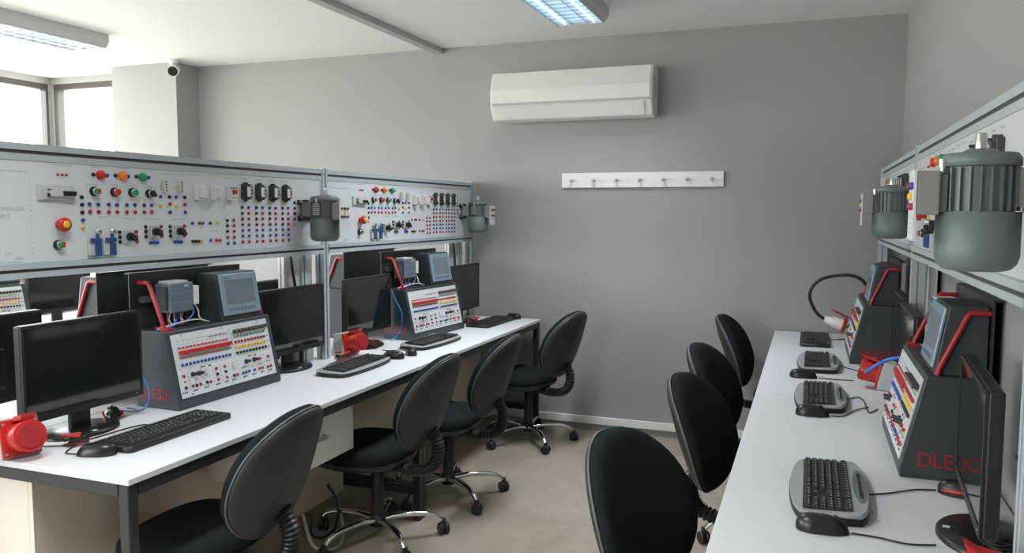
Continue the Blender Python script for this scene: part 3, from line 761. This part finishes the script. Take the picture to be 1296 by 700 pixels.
    for u in range(9): slabm(.35 + u * .022, .35 + u * .022 + .014, .86, .878)
    for u in range(20): slabm(.02 + u * .049, .02 + u * .049 + .02, .445, .449)
    for v in range(12): slabm(.575, .578, .42 + v * .045, .42 + v * .045 + .02)
    for q in (.085, .215, .32, .40, .49, .59, .78, .88):
        for v in range(5): slabm(q, q + .003, .12 + v * .06, .12 + v * .06 + .025)
    cap.obj('printed_caption', 'printdark', t)
    return t
def tloc(x, y, rz, side=1): return (x, y, DZ)
T1 = trainer('slate training console with jack field in the left foreground, between two monitors', (-2.217, 2.525, DZ), -math.radians(1.5))
T2 = dup(T1, (-2.142, 4.250, DZ), -math.radians(5.9), 'slate training console on the left desk nearer the back wall')
R2 = dup(T1, (.352, 2.667, DZ), PI, 'large slate training console on the right desk in the foreground')
R1 = dup(T1, (.297, 4.405, DZ), PI, 'slate training console on the right desk near the back wall corner')
T3 = dup(T1, (-4.50, 3.19, DZ), 0, 'training console on the window desk seen under the left panel')
O1 = trainer('training console seen from behind through the left foreground frame', (-2.575, 2.50, DZ), PI, False, False)
O2 = dup(O1, (-2.575, 4.17, DZ), PI, 'training console seen from behind with a red handle, left of the far left console')

# ------------------------------------------------------------------ monitors
def monitor(label, loc, rz, group='black flat monitors on stands'):
    """faces local +x; loc = point on the desk under the screen; screen front at x=0"""
    t = thing('monitor', label, 'monitor', loc, rz, group)
    W, z0, z1 = .455, .078, .378
    MB().bx(-.032, -.001, -W / 2, W / 2, z0, z1).obj('back_housing', 'black', t, bevel=.006)
    b = MB().bx(-.002, .003, -W / 2, W / 2, z0, z0 + .022); b.bx(-.002, .003, -W / 2, W / 2, z1 - .010, z1)
    b.bx(-.002, .003, -W / 2, -W / 2 + .009, z0 + .022, z1 - .010); b.bx(-.002, .003, W / 2 - .009, W / 2, z0 + .022, z1 - .010)
    b.obj('bezel', 'black', t)
    MB().bx(-.0015, .0012, -W / 2 + .009, W / 2 - .009, z0 + .022, z1 - .010).obj('screen', 'screen', t)
    MB().bx(-.055, -.032, -.07, .07, .13, .27).obj('mount_hump', 'black', t, bevel=.01)
    MB().bx(-.050, -.0325, -.038, .038, .012, .20).obj('stand_neck', 'gloss', t, bevel=.004)
    e = []
    for q in range(40):
        a = 2 * PI * q / 40; e.append((math.cos(a), math.sin(a)))
    rs = [[Vector((-.035 + .095 * k * x, .13 * k * y, z)) for x, y in e] for k, z in ((1, .001), (1, .008), (.95, .013), (.3, .0145))]
    bs = MB().rings(rs).obj('stand_base', 'gloss', t)
    MB().bx(.030, .045, -.018, -.004, .0128, .0136).obj('badge', 'legend', bs)
    MB().bx(.0031, .0038, W / 2 - .03, W / 2 - .026, z0 + .010, z0 + .013).obj('power_light', 'legend', t)
    return t
m1 = monitor('largest black monitor in the left foreground', (-2.195, 1.918, DZ), 0)
dup(m1, (-2.205, 3.045, DZ), -.03, 'black monitor on the left desk right of the foreground console')
dup(m1, (-2.205, 3.715, DZ), 0, 'black monitor on the left desk just past the middle post')
dup(m1, (-2.12, 4.79, DZ), .0, 'black monitor at the far end of the left desk, by the back wall')
dup(m1, (.345, 1.985, DZ + .0), PI - .06, 'black monitor at the right edge seen nearly edge on, foreground')
dup(m1, (.335, 3.185, DZ), PI, 'grey-reflecting monitor on the right desk between the two consoles')
dup(m1, (.362, 3.79, DZ), PI, 'monitor on the right desk almost hidden before the far console')
dup(m1, (-2.55, 1.80, DZ), PI, 'black monitor seen from behind at the left edge')
dup(m1, (-4.50, 3.76, DZ), 0, 'black monitor on the window desk beside the console there')
dup(m1, (-2.56, 3.22, DZ), PI, 'monitor seen from behind between the left consoles')

# ------------------------------------------------------------------ keyboards, mice
def kb_outline_ergo(L, D, n=16):
    """convex long edges, softly rounded short ends"""
    pts = []
    for i in range(n + 1):
        t = -1 + 2 * i / n; pts.append((t * (L / 2 - .004), D / 2 - .017 * t * t - .010 * t ** 8))
    for i in range(5):
        t = -1 + 2 * (i + .5) / 5; pts.append((L / 2 + .006 * (1 - t * t), -t * (D / 2 - .036) + .002))
    for i in range(n + 1):
        t = 1 - 2 * i / n; pts.append((t * (L / 2 - .004), -D / 2 + .013 * t * t + .012 * t ** 8))
    for i in range(5):
        t = -1 + 2 * (i + .5) / 5; pts.append((-L / 2 - .006 * (1 - t * t), t * (D / 2 - .036) + .002))
    return pts
def slab_outline(pts, z0, z1, bev=.004, tilt=0.):
    """pts (y, x) -> ring stack"""
    rs = []
    cx = sum(p[1] for p in pts) / len(pts)
    for k, z in ((.985, z0), (1, z0 + bev), (1, z1 - bev), (.975, z1)):
        rs.append([Vector((q[1] * k, q[0] * (k if abs(k - 1) > 0 else 1), z + tilt * (-(q[1])) * (1 if z > z0 + bev else .0))) for q in pts])
    return MB().rings(rs)
KEYM = {}
def key_obj(w, d, parent, loc):
    key = (round(w, 4), round(d, 4))
    if key not in KEYM:
        h = .0065
        A = [Vector((sx * d / 2, sy * w / 2, 0)) for sx, sy in ((-1, -1), (1, -1), (1, 1), (-1, 1))]
        B = [Vector((sx * (d / 2 - .0022), sy * (w / 2 - .0022), h)) for sx, sy in ((-1, -1), (1, -1), (1, 1), (-1, 1))]
        mb = MB().rings([A, B], True, True, False)
        mb.add([(-.0035, -.0030, h + .0001), (-.0035, .0006, h + .0001), (-.0012, .0006, h + .0001), (-.0012, -.0030, h + .0001)], [(0, 1, 2, 3)]); me = mb.mesh('key'); me.materials.append(M['key'])
        me.materials.append(M['legend']); me.polygons[-1].material_index = 1
        KEYM[key] = me
    return link('key', KEYM[key], parent, loc=loc)
def key_layout():
    """(y centre, row, width) in key units from the left; 0 = front row"""
    u = []
    rows = {4: [1.] * 13 + [2.], 3: [1.5] + [1.] * 12 + [1.5], 2: [1.8] + [1.] * 11 + [2.2], 1: [2.4] + [1.] * 10 + [2.6], 0: [1.5, 1.2, 1.3, 6.4, 1.3, 1.2, 2.1]}
    for r, ws in rows.items():
        y = 0
        for w_ in ws: u.append((y + w_ / 2, r, w_)); y += w_
    for q in range(3):
        y = 15.4 + q + .5
        u.append((y, 4, 1)); u.append((y, 3, 1)); u.append((y, 0, 1))
    u.append((16.9, 1, 1))
    for q in range(4):
        y = 18.9 + q + .5
        for r in range(5): 
            u.append((y, r, 1))
    for q in range(13):
        u.append((.5 + q * 1.16, 5.35, 1))
    for q in range(4): u.append((19.4 + q, 5.35, 1))
    for q in range(3): u.append((15.9 + q, 5.35, 1))
    return u
def keyboard(label, loc, rz, style, indiv, group):
    """typing side local +x, user's right local +y, centred"""
    t = thing('keyboard', label, 'keyboard', loc, rz, group)
    if style == 'silver':
        pts = kb_outline_ergo(.445, .190)
        slab_outline([(y, x * 1.0) for y, x in pts], .001, .016).obj('base', 'black', t)
        slab_outline([(y * .99, x * .985) for y, x in pts], .0162, .024, .003, .045).obj('top_shell', 'silver', t)
        z = .026; x0 = .050; pitch = .0172
        # media strip at the back edge
        e = [Vector((-.074 + .017 * math.cos(2 * PI * q / 24), .13 * math.sin(2 * PI * q / 24), .0262)) for q in range(24)]
        ms = MB().rings([e, [v + Vector((0, 0, .003)) for v in e]]).obj('media_strip', 'motor', t)
        for q in range(10): MB().bx(-.078, -.070, -.095 + q * .02, -.083 + q * .02, .0293, .032).obj('media_key', 'key', ms)
        tray = MB().bx(x0 + .011, x0 - .0865, -.197, .197, .0245, .0262)
        tray.obj('key_tray', 'black', t)
        zz = lambda x: .0262 + max(0, -x) * .045
    else:
        pts = [(-.225, -.075), (-.22, -.08), (.22, -.08), (.225, -.075), (.225, .066), (.215, .075), (-.215, .075), (-.225, .066)]
        slab_outline(pts, .001, .020, .003).obj('base', 'black', t)
        x0 = .047; pitch = .0185
        zz = lambda x: .0202
        if style == 'curved':
            pass
    un = .394 / 22.9
    y0 = -.197
    if indiv:
        for (y, r, w_) in key_layout():
            x = x0 - pitch * r
            key_obj(w_ * un - .0012, pitch - .0014, t, (x, y0 + y * un, zz(x)))
    else:
        for a, b, nm in ((0, 15.2, 'main_keys'), (15.2, 24, 'side_keys')):
            mb = MB()
            for (y, r, w_) in key_layout():
                if a <= y < b:
                    x = x0 - pitch * r
                    mb.box((x, y0 + y * un, zz(x) + .0032), (pitch - .0025, w_ * un - .0025, .0064))
            mb.obj(nm, 'key', t)
    MB().bx(-.094 if style == 'silver' else -.074, -.086 if style == 'silver' else -.070, .165, .185, .0255 if style == 'silver' else .0201, .0262 if style == 'silver' else .0206).obj('status_lights', 'legend' if style != 'silver' else 'printdark', t)
    return t
GK = 'keyboards on the desks'
Lr, Rr = 0, PI
kb1 = keyboard('flat black keyboard in the left foreground', (-1.955, 2.008, DZ), .0, 'black', True, GK)
kA = keyboard('silver and black keyboard in the right foreground', (.062, 2.175, DZ), PI, 'silver', True, GK)
kb2 = dup(kA, (-1.958, 3.165, DZ), .02, 'silver keyboard on the left desk beside the middle post', GK)
kB = dup(kA, (.052, 3.285, DZ), PI, 'silver keyboard on the right desk, second from the front')
kb3 = keyboard('silver keyboard on the left desk in front of the far console', (-1.935, 3.915, DZ), -.06, 'silver', False, GK)
kC = dup(kb3, (.05, 4.045, DZ), PI, 'silver keyboard on the right desk, farthest of the silver ones')
kb4 = keyboard('black keyboard at the far end of the left desk', (-1.93, 4.79, DZ), -.05, 'black', False, GK)
kD = dup(kb4, (.035, 4.79, DZ), PI, 'black keyboard at the far end of the right desk')
kW = dup(kb3, (-4.28, 3.72, DZ), 0, 'keyboard on the window desk behind the island')

def mouse(label, loc, rz, red=False, group='computer mice on the desks'):
    """nose (cable end) at local -x"""
    t = thing('computer_mouse', label, 'mouse', loc, rz, group)
    rs = []; n = 20
    L, Wd, H = .058, .031, .037
    for k in range(11):
        a = (k / 10) ; h = H * math.sin(PI / 2 * a)
        sc_ = math.cos(PI / 2 * a) ** .55 if a < 1 else .02
        ring = []
        for j in range(n):
            th = 2 * PI * j / n
            x = L * math.cos(th) * sc_; y = Wd * math.sin(th) * sc_ * (1 + .08 * math.cos(th * 1) - .12 * math.exp(-((x / L) * 3) ** 2))
            ring.append(Vector((x + .010 * a, y, .001 + h)))
        rs.append(ring)
    MB().rings(rs).obj('shell', 'gloss', t)
    w_ = MB().lathe([(.008, -.004), (.010, -.003), (.010, .003), (.008, .004)], (-.026, 0, .030), 14, 'y'); w_.obj('wheel', 'key', t)
    if red:
        for s in (-1, 1):
            MB().sweep([(-.05, s * .021, .012), (-.02, s * .0305, .016), (.02, s * .032, .016), (.045, s * .024, .012)], [.002, .0045, .0045, .002], 8).obj('side_stripe', 'redplastic', t)
    return t
ms1 = mouse('black mouse at the near corner of the left foreground desk', (-1.968, 1.742, DZ), .45)
ms2 = dup(ms1, (-1.915, 3.445, DZ), .2, 'black mouse beside the silver keyboard at the middle post')
ms3 = dup(ms1, (-1.885, 3.575, DZ), -.9, 'black mouse on the left desk before the far keyboard')
ms4 = dup(ms1, (-1.88, 5.055, DZ), -.2, 'black mouse at the far end of the left desk')
mA = dup(ms1, (.045, 1.905, DZ), PI, 'black mouse beside the right foreground keyboard')
mB = dup(ms1, (.025, 3.01, DZ), PI, 'black mouse beside the second silver keyboard on the right')
mC = dup(ms1, (-.012, 3.70, DZ), PI, 'black mouse beside the farthest silver keyboard on the right')
rm1 = mouse('small black mouse with red sides under the left foreground monitor', (-2.26, 2.085, DZ), -.73, True)
rmA = dup(rm1, (.385, 2.275, DZ), PI - .3, 'black mouse with red sides behind the right foreground monitor base')
# move the monitor-side ones clear of stands
for o, p in ((rm1, (-2.275, 2.085, DZ)),): o.location = p

# ------------------------------------------------------------------ power inlets (red industrial sockets)
def inlet(label, loc, rz, group='red power inlets on grey boxes'):
    """inlet points to local +x, grey wedge box behind"""
    t = thing('power_inlet', label, 'power socket', loc, rz, group)
    f = lambda u, v, s: Vector((u, s, v))
    bx = MB().prism([(-.075, .001), (0, .001), (-.022, .098), (-.060, .090)], f, -.045, .045).obj('box', 'greybox', t, bevel=.004)
    sl = MB()
    for q in range(4): sl.bx(-.055 + q * .011, -.051 + q * .011, -.0458, -.0452, .02, .055 + q * .006)
    sl.obj('vent_slots', 'printdark', bx)
    ax = Vector((.976, 0, .22)); up = Vector((-.22, 0, .976))
    c = Vector((-.010, 0, .050))
    R = Matrix((ax, Vector((0, 1, 0)), up)).transposed()
    MB().box(c + ax * .0045, (.007, .088, .092), R).obj('flange', 'redplastic', t, bevel=.003)
    MB().sweep([c + ax * .0085, c + ax * .02, c + ax * .062, c + ax * .066], [.036, .035, .039, .037], 28).obj('barrel', 'redplastic', t)
    rim = MB().sweep([c + ax * .0665, c + ax * .070], [.030, .029], 24); rim.obj('socket_face', 'red', t)
    MB().prism([(-.01, 0), (.05, 0), (.062, .016), (.040, .010), (.012, .012)], lambda u, v, s: c + ax * (.012 + u) + up * (.0395 + v) + Vector((0, s, 0)), -.016, .016).obj('lid_hinge', 'redplastic', t, bevel=.002)
    for s in (-1, 1):
        for z in (-.036, .036):
            MB().sweep([c + ax * .0082 + up * z + Vector((0, s * .036, 0)), c + ax * .010 + up * z + Vector((0, s * .036, 0))], .004, 8).obj('screw', 'steelbright', t)
    for ch in t.children:
        ch.data.transform(Matrix.Scale(1.2, 4))
        for g in ch.children: g.data.transform(Matrix.Scale(1.2, 4))
    return t
s1 = inlet('red power inlet on a grey box at the lower left edge', (-2.15, 1.645, DZ), -.30)
dup(s1, (-2.155, 3.455, DZ), -.15, 'red power inlet on the left desk at the middle post')
dup(s1, (.275, 3.585, DZ), PI - .12, 'red power inlet on the right desk between the consoles')
dup(s1, (.33, 1.568, DZ), PI - .06, 'red power inlet at the bottom right corner')
s5 = dup(s1, (.30, 4.86, DZ), PI - .1, 'red power inlet behind the far right console with a white plug in it')
pl = thing('power_plug', 'white industrial plug with arching black cable by the far right console', 'plug', (.188, 4.862, DZ + .09))
axp = Vector((-.95, .0, .28)).normalized(); q0 = Vector((.012, 0, 0))
q0 = Vector((.012, 0, -.005))
MB().sweep([q0, q0 + axp * .005, q0 + axp * .02], [.036, .043, .042], 24).obj('collar', 'redplastic', pl)
MB().sweep([q0 + axp * .0205, q0 + axp * .075, q0 + axp * .095, q0 + axp * .12], [.036, .034, .024, .020], 20).obj('plug_body', 'whiteplastic', pl)
MB().prism([(0, 0), (.07, .012), (.10, .02), (.07, .02), (0, .008)], lambda u, v, s: q0 + axp * u + Vector((.28, 0, .95)) * (.046 + v) + Vector((0, s, 0)), -.018, .018).obj('lid', 'red', pl)
e0 = q0 + axp * .12
MB().sweep(smooth_path([e0, e0 + axp * .05 + Vector((0, 0, .03)), Vector((-.185, 0, .17)), Vector((-.13, 0, .255)), Vector((.0, 0, .285)), Vector((.08, .0, .265)), Vector((.13, 0, .20))]), .009, 8).obj('cable', 'blackcable', pl)

# ------------------------------------------------------------------ chairs
def super_ring(a, b, n, e=2.35):
    out = []
    for j in range(n):
        t = 2 * PI * j / n; c, s = math.cos(t), math.sin(t)
        out.append((a * abs(c) ** (2 / e) * (1 if c >= 0 else -1), b * abs(s) ** (2 / e) * (1 if s >= 0 else -1)))
    return out
def chair(label, loc, rz, spin, group):
    """faces local +y, origin on the floor under the column"""
    t = thing('office_chair', label, 'chair', loc, rz, group)
    MB().lathe([(.022, .065), (.036, .07), (.038, .115), (.030, .125), (.026, .126)], (0, 0, 0), 24).obj('base_hub', 'black', t)
    for k in range(5):
        a = spin + 2 * PI * k / 5; c, s = math.cos(a), math.sin(a)
        P = lambda r, z: Vector((c * r, s * r, z))
        path = smooth_path([P(.034, .098), P(.10, .108), P(.20, .104), P(.262, .088), P(.290, .066)])
        n = len(path)
        MB().sweep(path, [.020 - .008 * i / (n - 1) for i in range(n)], 12, True, .72).obj('base_arm', 'chrome', t)
        q = P(.296, .027); b = a + 1.0 + k
        dx = Vector((math.cos(b), math.sin(b), 0)); side = Vector((-dx.y, dx.x, 0))
        cs = MB()
        for sg in (-1, 1):
            cs.sweep([q + side * sg * .005, q + side * sg * .008, q + side * sg * .020, q + side * sg * .023], [.022, .0265, .0265, .021], 18)
        cs.sweep([q + side * -.006, q + side * .006], .017, 14)
        cs.cyl(q + Vector((0, 0, .01)), q + Vector((0, 0, .045)), .011, n=10)
        cs.obj('caster', 'black', t)
    MB().lathe([(.028, .1262), (.028, .325), (.024, .330)], (0, 0, 0), 20).obj('column_sleeve', 'black', t)
    MB().lathe([(.015, .3305), (.015, .345)], (0, 0, 0), 16).obj('gas_lift', 'steelbright', t)
    MB().bx(-.075, .075, -.12, .09, .346, .372).obj('mechanism', 'black', t, bevel=.006)
    MB().sweep(smooth_path([(.07, .03, .358), (.16, .04, .354), (.20, .05, .345)]), [.005] * 12 + [.009], 8).obj('lever', 'black', t)
    # seat
    N = 44
    def seat_ring(k, z, dz=0., off=0.):
        r = super_ring(.228 * k, .208 * k, N, 2.7)
        return [Vector((x, y + .055, z - .008 - (max(0, y - .10) ** 2) * 1.6 + dz)) for x, y in r]
    MB().rings([seat_ring(.86, .3725), seat_ring(.97, .384), seat_ring(1.0, .400), seat_ring(1.0, .406)]).obj('seat_shell', 'shell', t)
    MB().rings([seat_ring(.985, .4062), seat_ring(1.01, .418), seat_ring(1.0, .440), seat_ring(.95, .456), seat_ring(.82, .464), seat_ring(.5, .4625), seat_ring(.15, .461)]).obj('seat', 'fabric', t)
    # back support covered by a bellows
    path = smooth_path([(0, -.09, .350), (0, -.18, .342), (0, -.262, .360), (0, -.300, .410), (0, -.304, .47), (0, -.276, .53)], 9)
    rad = []
    for i in range(len(path)): rad.append(.030 if i % 2 else .0225)
    fine = []
    fine = list(path)
    rad = [.038 if i % 2 else .029 for i in range(len(fine))]
    bl = MB().sweep(fine, rad, 16, True, .72); bl.sm = [False] * len(bl.sm); bl.obj('bellows', 'black', t)
    # backrest
    tilt = math.radians(19); c0 = Vector((0, -.292, .660))
    Bx = Vector((1, 0, 0)); Bz = Vector((0, -math.sin(tilt), math.cos(tilt))); By = Vector((0, math.cos(tilt), math.sin(tilt)))
    def bp(x, z, y): 
        # egg outline, wrapped forward at the sides
        t_ = z / .22; wx = x * (1.02 - .10 * t_ - .07 * t_ * t_)
        return c0 + Bx * wx + Bz * z + By * (y + 1.15 * wx * wx + .25 * max(0, z) ** 2 * -1)
    def bring(k, y, e=2.3): return [bp(x * k, z * k, y) for x, z in super_ring(.205, .222, 48, e)]
    MB().rings([bring(.12, .052), bring(.5, .051), bring(.80, .047), bring(.93, .038), bring(.985, .024), bring(1.0, .008), bring(.99, .0005)]).obj('backrest', 'fabric', t)
    MB().rings([bring(.99, -.0002), bring(.995, -.008), bring(.975, -.016), bring(.90, -.024), bring(.6, -.036), bring(.2, -.040)]).obj('back_shell', 'shell', t)
    pts = bring(1.003, -.001); 
    rr = []
    for i, p in enumerate(pts):
        tdir = (pts[(i + 1) % 48] - pts[i - 1]).normalized(); a = By; b = tdir.cross(a)
        rr.append([p + a * .0042 * math.cos(2 * PI * j / 6) + b * .0036 * math.sin(2 * PI * j / 6) for j in range(6)])
    MB().rings(rr + [rr[0]], True, False).obj('rim', 'edge', t)
    return t
GC = 'black swivel chairs at the desks'
c1 = chair('black swivel chair in the left foreground, nearest of the left row', (-1.815, 2.035, 0), PI / 2 + .05, .3, GC)
ch = {}
def cdup(loc, rz, label): return dup(c1, loc, rz, label, GC)
cdup((-1.785, 3.06, 0), PI / 2 - .02, 'black swivel chair, second of the left row, in front of the white drawer')
cdup((-1.725, 3.675, 0), PI / 2 - .0, 'black swivel chair, third of the left row, past the middle desk leg')
cdup((-1.67, 4.77, 0), PI / 2 - .22, 'black swivel chair by the back wall at the far end of the left desk')
cdup((-.175, 2.01, 0), -PI / 2 - .40, 'black swivel chair in the right foreground, nearest of the right row')
cdup((-.10, 2.92, 0), -PI / 2 - .24, 'black swivel chair, second of the right row')
cdup((-.135, 3.66, 0), -PI / 2 - .22, 'black swivel chair, third of the right row, half covered by the second')
cdup((-.13, 4.835, 0), -PI / 2 - .08, 'black swivel chair by the back wall at the far end of the right desk')

# ------------------------------------------------------------------ cables on the desks
def flat(pts, r=.003): return [(x, y, DZ + r + .0006) for x, y in pts]
cable('cable', flat([(.157, 2.19), (.21, 2.22), (.27, 2.27), (.325, 2.29)]), .0022, 'blackcable', kA)
cable('cable', flat([(.106, 1.905), (.16, 1.90), (.22, 1.885), (.275, 1.90)]), .0022, 'blackcable', mA)
cable('cable', flat([(.147, 3.30), (.19, 3.36), (.21, 3.30), (.215, 3.12), (.25, 3.18)]), .0022, 'blackcable', kB)
cable('cable', flat([(.086, 3.01), (.13, 3.03), (.17, 3.13), (.22, 3.20)]), .0022, 'blackcable', mB)
cable('cable', flat([(.145, 4.06), (.17, 4.0), (.23, 3.93), (.30, 3.90)]), .0022, 'blackcable', kC)
cable('cable', flat([(.05, 3.70), (.12, 3.69), (.19, 3.70)]), .0022, 'blackcable', mC)
cable('cable', flat([(.11, 4.85), (.15, 4.87), (.2, 4.92)]), .0022, 'blackcable', kD)
cable('cable', flat([(-2.02, 1.717), (-2.06, 1.715), (-2.09, 1.76), (-2.10, 1.78), (-2.16, 1.75), (-2.2, 1.73)]), .0022, 'blackcable', ms1)
cable('cable', flat([(-2.032, 2.05), (-2.10, 2.03), (-2.115, 1.86), (-2.14, 1.775)]), .0022, 'blackcable', kb1)
cable('cable', flat([(-1.975, 3.43), (-2.03, 3.42), (-2.07, 3.36), (-2.11, 3.33)]), .0022, 'blackcable', ms2)
cable('cable', flat([(-1.925, 3.62), (-1.98, 3.66), (-2.04, 3.62), (-2.08, 3.63)]), .0022, 'blackcable', ms3)
cable('cable', flat([(-1.94, 5.06), (-2.0, 5.03), (-2.06, 5.0)]), .0022, 'blackcable', ms4)
cable('cable', flat([(-2.26, 2.18), (-2.30, 2.20), (-2.33, 2.2)]), .0022, 'blackcable', rm1)
GCab = 'loose cables on the desks'
def loose(label, pts, r, m, g=None, name='cable'):
    o = cable(name, pts, r, m); return tag(o, label, 'cable', g)
# blue patch cables
loose('thick blue cable looping down the side of the left foreground console', [(-2.32, 2.215, .93), (-2.25, 2.20, .88), (-2.205, 2.185, .83), (-2.20, 2.17, .785), (-2.235, 2.16, .760), (-2.30, 2.15, .757)], .003, 'bluecable', None, 'patch_cable')
loose('blue cable hanging down the side of the far left console', [(-2.19, 3.93, 1.03), (-2.16, 3.925, .975), (-2.125, 3.925, .91), (-2.13, 3.925, .83), (-2.165, 3.93, .775), (-2.20, 3.94, .757)], .004, 'bluecable', None, 'patch_cable')
loose('blue cable sticking out beside the right foreground console', [(.30, 3.0, .98), (.26, 3.02, .965), (.215, 3.04, .93), (.195, 3.05, .91)], .006, 'bluecable', None, 'patch_cable')
def tangle(label, cx, cy, n, rad, seed, red=True):
    rn = random.Random(seed)
    t = thing('test_lead_bundle', label, 'test leads', (cx, cy, DZ), 0, 'tangled red and black test leads')
    for q in range(n):
        pts = []
        ph = rn.uniform(0, 6.28)
        for k in range(6):
            a = ph + k * 1.15; r = rad * rn.uniform(.45, 1.)
            pts.append((r * .8 * math.cos(a), r * 1.2 * math.sin(a), .005 + .006 * q + rn.uniform(0, .004)))
        MB().sweep(smooth_path(pts, 5), .0028, 6).obj('lead', 'blackcable' if q % 3 else 'jr' if red else 'blackcable', t)
    for q in range(2 if red else 0):
        a = rn.uniform(0, 6.28); p = Vector((rad * .5 * math.cos(a), rad * .5 * math.sin(a), .012 + .006 * n)); d = Vector((math.sin(a), math.cos(a), .1)) * .025
        MB().sweep([p - d, p + d], [.006, .005], 8).obj('plug', 'redplastic', t)
    return t
tangle('tangled black and red leads behind the middle left keyboard', -2.09, 3.27, 6, .05, 1)
tangle('tangled red and black leads beside the red inlet at the middle post', -2.17, 3.66, 6, .055, 2)
tangle('tangled leads under the monitor at the far end of the left desk', -2.03, 4.70, 5, .05, 3)
tangle('coiled black cable behind the monitor base, bottom right', .39, 1.885, 6, .05, 4, False)
tangle('leads beside the near console under the left foreground monitor', -2.11, 1.80, 3, .035, 6)
loose('black cable loop hanging below the left desk', [(-2.0, 2.86, .16), (-1.985, 2.84, .08), (-1.98, 2.92, .035), (-1.98, 3.02, .05), (-1.99, 3.05, .15), (-2.05, 3.06, .22)], .006, 'blackcable', None, 'power_cable')
loose('pale cable loop on the floor under the left desk', [(-2.06, 2.88, .15), (-1.95, 2.80, .05), (-1.90, 2.88, .012), (-1.93, 3.0, .012), (-2.0, 3.1, .05), (-2.07, 3.15, .16)], .007, 'whitecable', None, 'power_cable')
loose('thin black cable along the right wall above the desk', [(.472, 2.15, .90), (.474, 1.95, .885), (.474, 1.7, .88), (.474, 1.45, .885)], .004, 'blackcable')

# ------------------------------------------------------------------ view
vs = sc.view_settings
sc.display_settings.display_device = 'sRGB'
vs.view_transform = 'Standard'; vs.look = 'None'; vs.gamma = 1; vs.use_curve_mapping = False
vs.exposure = 0.0
sc.cycles.max_bounces = 8; sc.cycles.diffuse_bounces = 5; sc.cycles.transparent_max_bounces = 12
sc.cycles.sample_clamp_indirect = 6; sc.cycles.caustics_reflective = False; sc.cycles.caustics_refractive = False
